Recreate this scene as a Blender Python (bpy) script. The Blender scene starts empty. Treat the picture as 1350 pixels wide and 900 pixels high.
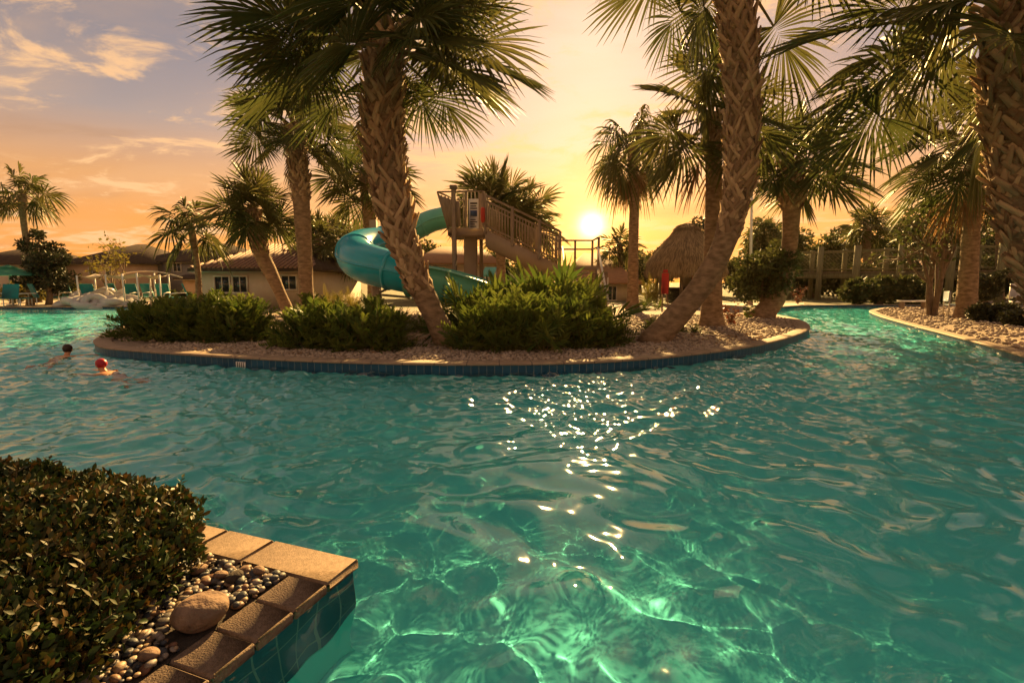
import bpy, math, random
import numpy as np
from mathutils import Vector, Matrix
from mathutils.geometry import tessellate_polygon

random.seed(7)
PI = math.pi
sc = bpy.context.scene
col = sc.collection
RNG = np.random.default_rng(11)
def R(a): return math.radians(a)

# ------------------------------------------------------------------ camera
CAMZ, F = 1.82, 675.0
PITCH = math.atan(80/F); S_ = F/900.0
cam = bpy.data.cameras.new('camera'); co = bpy.data.objects.new('camera', cam); col.objects.link(co)
co.location = (0, 0, CAMZ); co.rotation_euler = (PI/2 - PITCH, 0, 0)
cam.lens = 18; cam.sensor_width = 36; cam.clip_end = 5000; cam.clip_start = .05
sc.camera = co

def ray(px, py):
    a, b = (px-675)/F, (450-py)/F
    return np.array([a, math.cos(PITCH)+b*math.sin(PITCH), -math.sin(PITCH)+b*math.cos(PITCH)])
def at(px, py, z=.2):
    d = ray(px, py); t = (z-CAMZ)/d[2]
    return np.array([d[0]*t, d[1]*t, z])
def atY(px, py, Y): return atW(px, py, Y*S_)
def atW(px, py, Y):
    d = ray(px, py); t = Y/d[1]
    return np.array([d[0]*t, Y, CAMZ+d[2]*t])

# ------------------------------------------------------------------ helpers
class MB:
    def __init__(s): s.v = []; s.q = []; s.t = []; s.n = 0; s.tint = []; s.uv = None
    def add(s, v, q=None, t=None, tint=0.5):
        v = np.asarray(v, float).reshape(-1, 3)
        if q is not None and len(q): s.q.append(np.asarray(q, int).reshape(-1, 4)+s.n)
        if t is not None and len(t): s.t.append(np.asarray(t, int).reshape(-1, 3)+s.n)
        s.v.append(v); s.n += len(v)
        s.tint.append(np.broadcast_to(np.asarray(tint, float), (len(v),)))
        return s
    def box(s, c, size, rot=None, tint=.5, bev=0):
        x, y, z = [k/2 for k in size]
        if bev > 0:
            b = min(bev, x*.6, y*.6, z*.6)
            v = []; 
            # chamfered box: 24 verts (three per corner)
            for sx in (-1, 1):
                for sy in (-1, 1):
                    for sz in (-1, 1):
                        v += [(sx*x, sy*(y-b), sz*(z-b)), (sx*(x-b), sy*y, sz*(z-b)), (sx*(x-b), sy*(y-b), sz*z)]
            def I(sx, sy, sz, k): return ((sx > 0)*4+(sy > 0)*2+(sz > 0))*3+k
            q = []; t = []
            for sg in (-1, 1):
                q.append([I(sg, -1, -1, 0), I(sg, 1, -1, 0), I(sg, 1, 1, 0), I(sg, -1, 1, 0)])
                q.append([I(-1, sg, -1, 1), I(1, sg, -1, 1), I(1, sg, 1, 1), I(-1, sg, 1, 1)])
                q.append([I(-1, -1, sg, 2), I(1, -1, sg, 2), I(1, 1, sg, 2), I(-1, 1, sg, 2)])
            for a in (-1, 1):
                for b2 in (-1, 1):
                    q.append([I(a, b2, -1, 0), I(a, b2, 1, 0), I(a, b2, 1, 1), I(a, b2, -1, 1)])
                    q.append([I(a, -1, b2, 0), I(a, 1, b2, 0), I(a, 1, b2, 2), I(a, -1, b2, 2)])
                    q.append([I(-1, a, b2, 1), I(1, a, b2, 1), I(1, a, b2, 2), I(-1, a, b2, 2)])
                    for c2 in (-1, 1): t.append([I(a, b2, c2, 0), I(a, b2, c2, 1), I(a, b2, c2, 2)])
            v = np.array(v)
        else:
            v = np.array([(sx*x, sy*y, sz*z) for sx in (-1, 1) for sy in (-1, 1) for sz in (-1, 1)])
            q = [[0, 1, 3, 2], [4, 6, 7, 5], [0, 4, 5, 1], [2, 3, 7, 6], [0, 2, 6, 4], [1, 5, 7, 3]]; t = None
        if rot is not None: v = v @ np.array(rot.to_matrix() if hasattr(rot, 'to_matrix') else rot).T
        return s.add(v+np.asarray(c, float), q, t, tint)
    def bar(s, a, b, w, h=None, tint=.5, bev=0, up=(0, 0, 1)):
        a = np.asarray(a, float); b = np.asarray(b, float); d = b-a; L = np.linalg.norm(d)
        x = d/L; upv = np.asarray(up, float)
        if abs(np.dot(x, upv)) > .98: upv = np.array([0, 1., 0])
        y = np.cross(upv, x); y /= np.linalg.norm(y); z = np.cross(x, y)
        return s.box((a+b)/2, (L, w, h or w), np.stack([x, y, z], 1), tint, bev)
    def tube(s, path, rad, n=10, caps=True, tint=.5, close=False):
        P = np.asarray(path, float); m = len(P)
        r = np.broadcast_to(np.asarray(rad, float), (m,))
        T = np.gradient(P, axis=0) if not close else np.roll(P, -1, 0)-np.roll(P, 1, 0)
        T /= np.linalg.norm(T, axis=1)[:, None]
        up = np.array([0, 0, 1.]) if abs(T[0][2]) < .9 else np.array([0, 1., 0])
        A = np.cross(T[0], up); A /= np.linalg.norm(A)
        th = np.linspace(0, 2*PI, n, endpoint=False); rows = []
        for i in range(m):
            A = A-T[i]*np.dot(A, T[i]); A /= np.linalg.norm(A); B = np.cross(T[i], A)
            rows.append(P[i]+r[i]*(np.cos(th)[:, None]*A+np.sin(th)[:, None]*B))
        v = np.concatenate(rows)
        q = []
        for i in range(m if close else m-1):
            a0 = i*n; b0 = ((i+1) % m)*n
            for k in range(n): q.append([a0+k, a0+(k+1) % n, b0+(k+1) % n, b0+k])
        t = []
        if caps and not close:
            v = np.concatenate([v, P[:1], P[-1:]]); c0 = m*n
            for k in range(n):
                t.append([c0, (k+1) % n, k]); t.append([c0+1, (m-1)*n+k, (m-1)*n+(k+1) % n])
        return s.add(v, q, t, tint)
    def lathe(s, prof, c=(0, 0, 0), n=24, tint=.5, wob=None):
        v = []
        for r, z in prof:
            for k in range(n):
                a = 2*PI*k/n; rr = r*(1+(wob(a, z) if wob else 0)); v.append((rr*math.cos(a), rr*math.sin(a), z))
        q = [[i*n+k, i*n+(k+1) % n, (i+1)*n+(k+1) % n, (i+1)*n+k] for i in range(len(prof)-1) for k in range(n)]
        return s.add(np.array(v)+np.asarray(c, float), q, None, tint)
    def build(s, name, m, parent=None, smooth=False, loc=None):
        me = bpy.data.meshes.new(name)
        V = np.concatenate(s.v) if s.v else np.zeros((0, 3))
        if loc is not None: V = V-np.asarray(loc, float)
        Q = np.concatenate(s.q) if s.q else np.zeros((0, 4), int)
        T = np.concatenate(s.t) if s.t else np.zeros((0, 3), int)
        me.vertices.add(len(V)); me.vertices.foreach_set('co', V.ravel())
        loops = np.concatenate([Q.ravel(), T.ravel()])
        me.loops.add(len(loops)); me.loops.foreach_set('vertex_index', loops.astype(np.int32))
        me.polygons.add(len(Q)+len(T))
        st = np.concatenate([np.arange(len(Q))*4, len(Q)*4+np.arange(len(T))*3])
        me.polygons.foreach_set('loop_start', st.astype(np.int32))
        if smooth: me.polygons.foreach_set('use_smooth', np.ones(len(Q)+len(T), bool))
        if s.tint:
            at_ = me.attributes.new('tint', 'FLOAT', 'POINT'); at_.data.foreach_set('value', np.concatenate(s.tint).astype(np.float32))
        if s.uv is not None:
            uvl = me.uv_layers.new(name='UVMap'); U = np.asarray(s.uv)[loops]; uvl.data.foreach_set('uv', U.ravel().astype(np.float32))
        me.update(calc_edges=True); me.validate()
        o = bpy.data.objects.new(name, me); col.objects.link(o)
        if m: me.materials.append(m)
        if parent: o.parent = parent
        if loc is not None: o.location = loc
        return o

def tag(o, label=None, cat=None, group=None, kind=None):
    if label: o['label'] = label
    if cat: o['category'] = cat
    if group: o['group'] = group
    if kind: o['kind'] = kind
    return o
def empty(name, loc, label=None, cat=None, group=None, rz=0):
    o = bpy.data.objects.new(name, None); col.objects.link(o); o.location = loc; o.rotation_euler = (0, 0, rz)
    return tag(o, label, cat, group)
def part(mb, name, m, root, smooth=False):
    """mesh given in world coordinates, parented to an unrotated root empty"""
    o = mb.build(name, m, root, smooth); w = Vector((0, 0, 0)); p = root
    while p: w += p.location; p = p.parent
    me = o.data; V = np.empty(len(me.vertices)*3); me.vertices.foreach_get('co', V)
    me.vertices.foreach_set('co', (V.reshape(-1, 3)-np.array(w)).ravel()); me.update()
    return o
def copy_tree(o, parent=None):
    c = o.copy(); col.objects.link(c)
    if parent: c.parent = parent
    for ch in list(o.children): copy_tree(ch, c)
    return c

# ------------------------------------------------------------------ materials
def mat(name, c1, c2=None, scale=8., rough=.7, bump=0., bscale=None, spec=.3, trans=0., tint=False, stretch=(1, 1, 1), metal=0., detail=6):
    m = bpy.data.materials.new(name); m.use_nodes = True; nt = m.node_tree; N = nt.nodes; L = nt.links
    b = N['Principled BSDF']; b.inputs['Roughness'].default_value = rough; b.inputs['Specular IOR Level'].default_value = spec
    b.inputs['Metallic'].default_value = metal
    c2 = c2 or tuple(k*.75 for k in c1)
    tc = N.new('ShaderNodeTexCoord'); mp = N.new('ShaderNodeMapping'); mp.inputs['Scale'].default_value = stretch
    L.new(tc.outputs['Object'], mp.inputs[0])
    if tint:
        a = N.new('ShaderNodeAttribute'); a.attribute_name = 'tint'; fac = a.outputs['Fac']
    else:
        n = N.new('ShaderNodeTexNoise'); n.inputs['Scale'].default_value = scale; n.inputs['Detail'].default_value = detail
        L.new(mp.outputs[0], n.inputs['Vector'])
        r = N.new('ShaderNodeValToRGB'); r.color_ramp.elements[0].position = .32; r.color_ramp.elements[1].position = .68
        L.new(n.outputs['Fac'], r.inputs[0]); fac = r.outputs['Color']
    mx = N.new('ShaderNodeMix'); mx.data_type = 'RGBA'
    mx.inputs[6].default_value = (*c1, 1); mx.inputs[7].default_value = (*c2, 1); L.new(fac, mx.inputs[0])
    L.new(mx.outputs[2], b.inputs['Base Color'])
    if bump:
        n2 = N.new('ShaderNodeTexNoise'); n2.inputs['Scale'].default_value = bscale or scale*3; n2.inputs['Detail'].default_value = 5
        L.new(mp.outputs[0], n2.inputs['Vector'])
        bp = N.new('ShaderNodeBump'); bp.inputs['Strength'].default_value = bump; bp.inputs['Distance'].default_value = .05
        L.new(n2.outputs['Fac'], bp.inputs['Height']); L.new(bp.outputs[0], b.inputs['Normal'])
    if trans:
        tr = N.new('ShaderNodeBsdfTranslucent'); ms = N.new('ShaderNodeMixShader'); ms.inputs[0].default_value = trans
        L.new(mx.outputs[2], tr.inputs['Color']); L.new(b.outputs[0], ms.inputs[1]); L.new(tr.outputs[0], ms.inputs[2])
        L.new(ms.outputs[0], N['Material Output'].inputs[0])
    return m

M = {}
M['palm_leaf'] = mat('palm_leaf', (.055, .078, .02), (.115, .10, .03), tint=True, rough=.5, spec=.18, trans=.36)
M['palm_dead'] = mat('palm_dead', (.30, .17, .07), (.20, .11, .045), tint=True, rough=.7, trans=.4)
M['petiole'] = mat('petiole', (.14, .13, .04), (.2, .15, .06), scale=3, rough=.5)
M['trunk'] = mat('palm_trunk', (.32, .215, .125), (.14, .09, .05), scale=5, rough=.9, bump=.6, bscale=18, stretch=(1, 1, 2.2))
M['boot'] = mat('leaf_boot', (.48, .335, .19), (.19, .115, .06), tint=True, rough=.85, bump=.4, bscale=30)
M['shrub'] = mat('shrub_leaf', (.036, .085, .014), (.17, .19, .03), tint=True, rough=.5, spec=.2, trans=.32)
M['shrub_red'] = mat('shrub_red_leaf', (.10, .05, .02), (.2, .06, .03), tint=True, rough=.5, trans=.3)
M['hedge'] = mat('hedge_leaf', (.024, .044, .010), (.12, .06, .015), tint=True, rough=.5, spec=.18, trans=.14)
M['tree_leaf'] = mat('tree_leaf', (.045, .06, .016), (.085, .09, .025), tint=True, rough=.6, trans=.3)
M['tree_leaf_dark'] = mat('tree_leaf_dark', (.022, .03, .012), (.05, .05, .018), tint=True, rough=.5, trans=.15)
M['bark'] = mat('bark', (.20, .14, .09), (.11, .075, .05), scale=6, rough=.9, bump=.4)
M['kerb'] = mat('kerb_stone', (.33, .24, .16), (.23, .165, .11), scale=4, rough=.75, bump=.25, bscale=60)
M['coping'] = mat('coping_block', (.19, .135, .10), (.12, .085, .062), scale=45, rough=.8, spec=.15, bump=.35, bscale=110, detail=8)
M['deck'] = mat('deck', (.44, .34, .26), (.36, .28, .2), scale=1.2, rough=.8, bump=.1)
M['ground'] = mat('ground', (.13, .11, .045), (.06, .07, .022), scale=.35, rough=.95, bump=.3, bscale=4)
M['gravel_bed'] = mat('gravel_bed', (.30, .23, .17), (.18, .13, .09), scale=14, rough=.9, bump=.6, bscale=30)
M['gravel'] = mat('gravel', (.46, .36, .27), (.20, .15, .11), tint=True, rough=.8, spec=.2)
M['soil'] = mat('soil', (.06, .045, .035), (.03, .024, .02), scale=20, rough=.95, bump=.5)
M['pebble'] = mat('pebble', (.03, .032, .04), (.26, .165, .10), tint=True, rough=.45, spec=.45, bump=.08, bscale=60)
M['boulder'] = mat('boulder', (.25, .165, .115), (.12, .08, .06), scale=9, rough=.8, spec=.12, bump=.7, bscale=16)
M['teal'] = mat('slide_teal', (.012, .35, .50), (.010, .30, .44), scale=1.5, rough=.22, spec=.5)
M['seafoam'] = mat('slide_seafoam', (.10, .40, .33), (.085, .34, .28), scale=1.5, rough=.3, spec=.5)
M['wood'] = mat('weathered_wood', (.30, .22, .15), (.20, .145, .10), scale=4, rough=.85, bump=.3, stretch=(6, 6, .8))
M['post'] = mat('bridge_post', (.20, .19, .10), (.13, .12, .065), scale=3, rough=.9, bump=.35, stretch=(5, 5, .6))
M['concrete'] = mat('tower_paint', (.34, .25, .17), (.28, .20, .135), scale=2, rough=.7, bump=.1)
M['white'] = mat('white_paint', (.75, .70, .64), (.66, .61, .55), scale=3, rough=.5)
M['steel'] = mat('steel', (.55, .5, .45), (.45, .42, .38), scale=5, rough=.35, metal=.6)
M['teal_fabric'] = mat('teal_fabric', (.012, .22, .22), (.01, .17, .18), scale=6, rough=.7)
M['green_fabric'] = mat('green_fabric', (.05, .30, .20), (.04, .25, .17), scale=3, rough=.7, trans=.3)
M['red'] = mat('red_paint', (.50, .035, .022), (.4, .03, .02), scale=5, rough=.5)
M['stucco'] = mat('stucco', (.52, .43, .33), (.46, .38, .29), scale=3, rough=.85, bump=.15)
M['stucco_peach'] = mat('stucco_peach', (.55, .37, .22), (.48, .32, .19), scale=2, rough=.85)
M['stucco_grey'] = mat('stucco_grey', (.20, .18, .16), (.17, .155, .14), scale=2, rough=.85)
M['shingle'] = mat('shingle', (.075, .055, .043), (.045, .034, .028), scale=2.5, rough=.95, spec=.05, bump=.4, bscale=10, stretch=(1, 1, 4))
M['shingle_warm'] = mat('shingle_warm', (.32, .17, .085), (.24, .13, .07), scale=2.5, rough=.85, bump=.4, bscale=10, stretch=(1, 1, 4))
M['roof_tile'] = mat('roof_tile', (.30, .175, .115), (.19, .11, .075), scale=6, rough=.8)
M['glass'] = mat('window_glass', (.03, .04, .045), (.02, .03, .035), scale=2, rough=.08, spec=.6)
M['trim'] = mat('trim', (.6, .54, .46), (.52, .47, .4), scale=3, rough=.6)
M['dark'] = mat('dark_opening', (.03, .025, .02), (.02, .018, .015), scale=2, rough=.8)
M['thatch'] = mat('thatch', (.36, .25, .13), (.2, .135, .07), tint=True, rough=.95)
M['thatch_base'] = mat('thatch_base', (.17, .115, .065), (.10, .07, .04), scale=9, rough=.95, bump=.7, stretch=(3, 3, .4))
M['vinyl'] = mat('vinyl', (.62, .60, .58), (.52, .5, .48), scale=4, rough=.15, spec=.6, trans=.3)
M['skin'] = mat('skin', (.55, .27, .14), (.48, .23, .12), scale=12, rough=.5)
M['hair'] = mat('hair', (.025, .014, .009), (.04, .022, .012), scale=60, rough=.5)
M['hair_red'] = mat('swim_cap', (.42, .02, .03), (.32, .015, .025), scale=20, rough=.4)
M['yellow'] = mat('yellow_shrub', (.24, .19, .03), (.14, .13, .025), tint=True, rough=.6, trans=.3)

def pebble_mat():
    m = mat('pebble', (.1, .1, .1), tint=True, rough=.55, spec=.35, bump=.1, bscale=70); nt = m.node_tree; N = nt.nodes; L = nt.links
    a = [n for n in N if n.bl_idname == 'ShaderNodeAttribute'][0]; r = N.new('ShaderNodeValToRGB'); r.color_ramp.interpolation = 'CONSTANT'
    cs = [(0, (.03, .034, .045)), (.2, (.14, .08, .045)), (.36, (.07, .06, .056)), (.5, (.22, .15, .09)), (.62, (.02, .023, .03)), (.74, (.17, .14, .12)), (.86, (.11, .05, .028)), (.93, (.3, .24, .18))]
    r.color_ramp.elements[0].color = (*cs[0][1], 1); r.color_ramp.elements[1].position = cs[-1][0]; r.color_ramp.elements[1].color = (*cs[-1][1], 1)
    for p_, c_ in cs[1:-1]: r.color_ramp.elements.new(p_).color = (*c_, 1)
    L.new(a.outputs['Fac'], r.inputs[0]); L.new(r.outputs[0], N['Principled BSDF'].inputs['Base Color']); return m
M['pebble'] = pebble_mat()
def add_tile_mat():
    m = bpy.data.materials.new('pool_tile'); m.use_nodes = True; nt = m.node_tree; N = nt.nodes; L = nt.links
    b = N['Principled BSDF']; b.inputs['Roughness'].default_value = .4; b.inputs['Specular IOR Level'].default_value = .25
    uv = N.new('ShaderNodeUVMap'); uv.uv_map = 'UVMap'
    br = N.new('ShaderNodeTexBrick'); br.offset = 0; br.squash = 1
    br.inputs['Scale'].default_value = 1; br.inputs['Brick Width'].default_value = .15; br.inputs['Row Height'].default_value = .25
    br.inputs['Mortar Size'].default_value = .006; br.inputs['Mortar Smooth'].default_value = .2; br.inputs['Bias'].default_value = -.2
    br.inputs['Color1'].default_value = (.008, .055, .11, 1); br.inputs['Color2'].default_value = (.014, .085, .16, 1); br.inputs['Mortar'].default_value = (.13, .17, .19, 1)
    L.new(uv.outputs[0], br.inputs['Vector']); L.new(br.outputs['Color'], b.inputs['Base Color'])
    bp = N.new('ShaderNodeBump'); bp.inputs['Strength'].default_value = .4; bp.inputs['Distance'].default_value = .01; bp.invert = True
    L.new(br.outputs['Fac'], bp.inputs['Height']); L.new(bp.outputs[0], b.inputs['Normal'])
    return m
M['tile'] = add_tile_mat()

# ------------------------------------------------------------------ sky and sun
SUN_AZ = math.atan2(ray(780, 297)[0], ray(780, 297)[1])
SUN_EL_DISC = math.atan2(ray(780, 297)[2], math.hypot(ray(780, 297)[0], ray(780, 297)[1]))
SUN_EL = R(25.0)
w = bpy.data.worlds.new('World'); sc.world = w; w.use_nodes = True
nt = w.node_tree; N = nt.nodes; L = nt.links; N.clear()
out = N.new('ShaderNodeOutputWorld')
def math_(op, a, b=None, clamp=False):
    n = N.new('ShaderNodeMath'); n.operation = op; n.use_clamp = clamp
    for i, k in enumerate((a, b)):
        if k is None: continue
        if isinstance(k, (int, float)): n.inputs[i].default_value = k
        else: L.new(k, n.inputs[i])
    return n.outputs[0]
def mixc(f, a, b, blend='MIX'):
    n = N.new('ShaderNodeMix'); n.data_type = 'RGBA'; n.blend_type = blend; n.clamp_factor = True
    for i, k in ((0, f), (6, a), (7, b)):
        if isinstance(k, (int, float)): n.inputs[i].default_value = k
        elif isinstance(k, tuple): n.inputs[i].default_value = (*k, 1)
        else: L.new(k, n.inputs[i])
    return n.outputs[2]
tc = N.new('ShaderNodeTexCoord')
sep = N.new('ShaderNodeSeparateXYZ'); L.new(tc.outputs['Generated'], sep.inputs[0])
sky = N.new('ShaderNodeTexSky'); sky.sky_type = 'NISHITA'; sky.sun_disc = False
sky.sun_elevation = SUN_EL; sky.sun_rotation = SUN_AZ; sky.air_density = 1.6; sky.dust_density = 3.0; sky.ozone_density = 1.0
sd = ray(780, 297); sd = sd/np.linalg.norm(sd)
dp = N.new('ShaderNodeVectorMath'); dp.operation = 'DOT_PRODUCT'; L.new(tc.outputs['Generated'], dp.inputs[0]); dp.inputs[1].default_value = tuple(sd)
dot = dp.outputs['Value']; dpos = math_('MAXIMUM', dot, 0.0)
ramp = N.new('ShaderNodeValToRGB'); cr = ramp.color_ramp
cr.elements[0].position = 0; cr.elements[0].color = (.82, .26, .035, 1)
cr.elements[1].position = 1; cr.elements[1].color = (.16, .135, .14, 1)
for p_, c_ in ((.07, (.82, .29, .04)), (.16, (.64, .29, .095)), (.25, (.31, .235, .215)), (.34, (.19, .17, .195)), (.55, (.17, .14, .14))):
    e = cr.elements.new(p_); e.color = (*c_, 1)
zpos = math_('MAXIMUM', sep.outputs['Z'], 0.0)
L.new(zpos, ramp.inputs[0])
# clouds: noise on a flat layer seen in perspective
den = math_('ADD', zpos, .13)
cx = math_('DIVIDE', sep.outputs['X'], den); cy = math_('DIVIDE', sep.outputs['Y'], den)
cmb = N.new('ShaderNodeCombineXYZ'); L.new(cx, cmb.inputs[0]); L.new(cy, cmb.inputs[1])
def cloud(scale, seed, lo, hi, rot, sx, sy, det=9, rough=.55, dist=.6):
    mp = N.new('ShaderNodeMapping'); mp.inputs['Location'].default_value = (seed, seed*.7, seed*.3); mp.inputs['Rotation'].default_value = (0, 0, rot); mp.inputs['Scale'].default_value = (sx, sy, 1)
    L.new(cmb.outputs[0], mp.inputs[0])
    n = N.new('ShaderNodeTexNoise'); n.inputs['Scale'].default_value = scale; n.inputs['Detail'].default_value = det; n.inputs['Roughness'].default_value = rough; n.inputs['Distortion'].default_value = dist
    L.new(mp.outputs[0], n.inputs['Vector'])
    r = N.new('ShaderNodeMapRange'); r.inputs['From Min'].default_value = lo; r.inputs['From Max'].default_value = hi; r.interpolation_type = 'SMOOTHSTEP'
    L.new(n.outputs['Fac'], r.inputs['Value']); return r.outputs[0]
puffs = cloud(2.2, 58.2, .49, .635, .35, 1., 1.25, rough=.66)
veil = cloud(.55, 9.1, .40, .75, .5, 1.0, 2.2)
dark_cl = cloud(.9, 5.3, .52, .72, .1, .7, 1.6)
# the lit clouds are brightest toward the sun
base = mixc(.010, ramp.outputs['Color'], sky.outputs[0])
sky_m = N.new('ShaderNodeMix')
base = mixc(math_('MULTIPLY', veil, .45), base, (.72, .42, .22))
base = mixc(math_('MULTIPLY', dark_cl, .45), base, (.40, .22, .12))
base = mixc(math_('MULTIPLY', puffs, .8), base, (.92, .54, .26))
g1 = math_('MULTIPLY', math_('POWER', dpos, 8.0), .36)
g2 = math_('MULTIPLY', math_('POWER', dpos, 60.0), .30)
g3 = math_('MULTIPLY', math_('POWER', dpos, 450.0), .5)
disc = N.new('ShaderNodeMapRange'); disc.inputs['From Min'].default_value = math.cos(R(.60)); disc.inputs['From Max'].default_value = math.cos(R(.5)); disc.inputs['To Max'].default_value = 3500.0
L.new(dot, disc.inputs['Value'])
def scaled(colr, f):
    n = N.new('ShaderNodeVectorMath'); n.operation = 'SCALE'; n.inputs[0].default_value = colr; L.new(f, n.inputs['Scale']); return n.outputs[0]
def addv(a, b):
    n = N.new('ShaderNodeVectorMath'); n.operation = 'ADD'; L.new(a, n.inputs[0]); L.new(b, n.inputs[1]); return n.outputs[0]
back = math_('POWER', math_('MAXIMUM', math_('MULTIPLY', dot, -1.0), 0.0), 1.0)
tot = addv(base, scaled((.95, .30, .01), g1)); tot = addv(tot, scaled((1., .37, .03), g2)); tot = addv(tot, scaled((1., .62, .16), g3)); tot = addv(tot, scaled((1., .8, .4), math_('MULTIPLY', math_('POWER', dpos, 4500.0), 3.0)))
tot = addv(tot, scaled((1., .62, .22), disc.outputs[0]))
tot = addv(tot, scaled((.12, .08, .055), back))
bg = N.new('ShaderNodeBackground'); bg.inputs[1].default_value = .30
L.new(tot, bg.inputs[0]); L.new(bg.outputs[0], out.inputs[0])

SL = bpy.data.lights.new('sun', 'SUN'); SL.energy = 5.0; SL.angle = R(.45); SL.color = (1, .62, .22)
so = bpy.data.objects.new('sun', SL); col.objects.link(so)
sdir = Vector((math.sin(SUN_AZ)*math.cos(SUN_EL), math.cos(SUN_AZ)*math.cos(SUN_EL), math.sin(SUN_EL)))
so.rotation_euler = sdir.to_track_quat('Z', 'Y').to_euler(); so.location = (0, 60, 40)
SL.cycles.is_caustics_light = True

# ------------------------------------------------------------------ pool outline (seen from above, one closed line)
def smooth_line(pts, step):
    """Catmull-Rom through the points, resampled"""
    P = np.array(pts); o = []
    for i in range(len(P)-1):
        p0 = P[max(i-1, 0)]; p1 = P[i]; p2 = P[i+1]; p3 = P[min(i+2, len(P)-1)]
        n = max(2, int(np.linalg.norm(p2-p1)/step))
        for k in range(n):
            t = k/n
            o.append(.5*((2*p1)+(-p0+p2)*t+(2*p0-5*p1+4*p2-p3)*t*t+(-p0+3*p1-3*p2+p3)*t**3))
    o.append(P[-1]); return np.array(o)
def xy(px, py): return at(px, py, .22)[:2]
PZ = .145; CA = at(465, 738, PZ)[:2]; CB = at(258, 691, PZ)[:2]
dAB = (CB-CA)/np.linalg.norm(CB-CA); dAC = np.array([dAB[1], -dAB[0]])
if dAC[1] > 0: dAC = -dAC
CB2 = CA+dAB*9.0; CC2 = CA+dAC*9.0
island = smooth_line([xy(200, 420), xy(150, 436), xy(131, 446), xy(126, 452), xy(140, 459.5), xy(200, 465), xy(300, 471.5), xy(420, 477.5), xy(560, 481), xy(690, 481), xy(800, 477.5), xy(900, 469.5), xy(990, 457.5), xy(1045, 444), xy(1066, 433), xy(1055, 423), xy(1025, 416), xy(985, 411)], .18)
right = smooth_line([xy(1236, 404.0), xy(1185, 404.5), xy(1160, 406), xy(1147, 409.5), xy(1160, 416), xy(1195, 426), xy(1250, 440), xy(1300, 453), xy(1350, 468), xy(1430, 492)], .18)
farR = smooth_line([xy(985, 408.5), xy(1015, 405.5), xy(1050, 402.5), xy(1100, 401.6), xy(1236, 401.6)], .3)
leftbay = np.array([xy(-560, 404.5), xy(20, 404.5), xy(120, 404), xy(190, 403), xy(215, 404), xy(225, 412)])
# order (clockwise from the left bay): left bay far shore -> island -> far right shore -> right bank -> behind the camera -> planter corner
outline = np.concatenate([leftbay, island, farR, right, np.array([[14, 2], [12, -6], [-3, -6.5]]), [CC2], [CA], [CB2], np.array([[-34, 10]])])
outline = np.concatenate([outline[:-5], np.array([CC2, CA, CB2, [-40, 14]])])
area = .5*np.sum(outline[:, 0]*np.roll(outline[:, 1], -1)-np.roll(outline[:, 0], -1)*outline[:, 1])
def ground_with_hole(name, outer, hole, z, m):
    polys = [[Vector((*p, 0)) for p in outer], [Vector((*p, 0)) for p in hole]]
    tr = tessellate_polygon(polys); mb = MB()
    pts = np.array([(*p, z) for p in list(outer)+list(hole)]); mb.add(pts, None, [list(t) for t in tr])
    o = mb.build(name, m); 
    me = o.data
    import bmesh
    bm = bmesh.new(); bm.from_mesh(me); bmesh.ops.recalc_face_normals(bm, faces=bm.faces)
    if bm.faces and sum(f.normal.z for f in bm.faces) < 0: bmesh.ops.reverse_faces(bm, faces=bm.faces)
    bm.to_mesh(me); bm.free(); return o
tag(ground_with_hole('ground', [(-420, -40), (420, -40), (420, 420), (-420, 420)], np.array([p for p in outline if np.linalg.norm(p-CA) > 1e-6]), .188, M['ground']), kind='structure')

def poly_sheet(name, pts, z, m):
    tr = tessellate_polygon([[Vector((p[0], p[1], 0)) for p in pts]]); mb = MB()
    mb.add(np.array([(p[0], p[1], z) for p in pts]), None, [list(t) for t in tr]); o = mb.build(name, m)
    import bmesh
    bm = bmesh.new(); bm.from_mesh(o.data); bmesh.ops.recalc_face_normals(bm, faces=bm.faces)
    if sum(f.normal.z for f in bm.faces) < 0: bmesh.ops.reverse_faces(bm, faces=bm.faces)
    bm.to_mesh(o.data); bm.free(); return o

def inside_sign():
    return 1 if area > 0 else -1     # +1: pool lies left of travel
def offset_line(P, d):
    """positive d: away from the water"""
    T = np.gradient(P, axis=0); T /= np.linalg.norm(T, axis=1)[:, None]
    Nn = np.stack([T[:, 1], -T[:, 0]], 1)*inside_sign()
    return P+Nn*d
def sweep(name, P, prof, m, uvs=False, smooth=True):
    mb = MB(); n = len(prof); s = np.concatenate([[0], np.cumsum(np.linalg.norm(np.diff(P, axis=0), axis=1))])
    rows = []; uv = []
    for d, z in prof:
        o = offset_line(P, d); rows.append(np.column_stack([o, np.full(len(P), z)])); uv.append(np.column_stack([s, np.full(len(P), z+.012)]))
    v = np.stack(rows, 1).reshape(-1, 3); q = []
    for i in range(len(P)-1):
        for k in range(n-1): q.append([i*n+k, i*n+k+1, (i+1)*n+k+1, (i+1)*n+k])
    mb.add(v, q)
    if uvs: mb.uv = np.stack(uv, 1).reshape(-1, 2)
    return mb.build(name, m, None, smooth)
KERB = [(-.035, .168), (-.045, .176), (-.045, .20), (-.03, .212), (0, .22), (.30, .22), (.33, .212), (.335, .18)]
def kerb_mat():
    m = M['kerb'].copy(); return m
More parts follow.
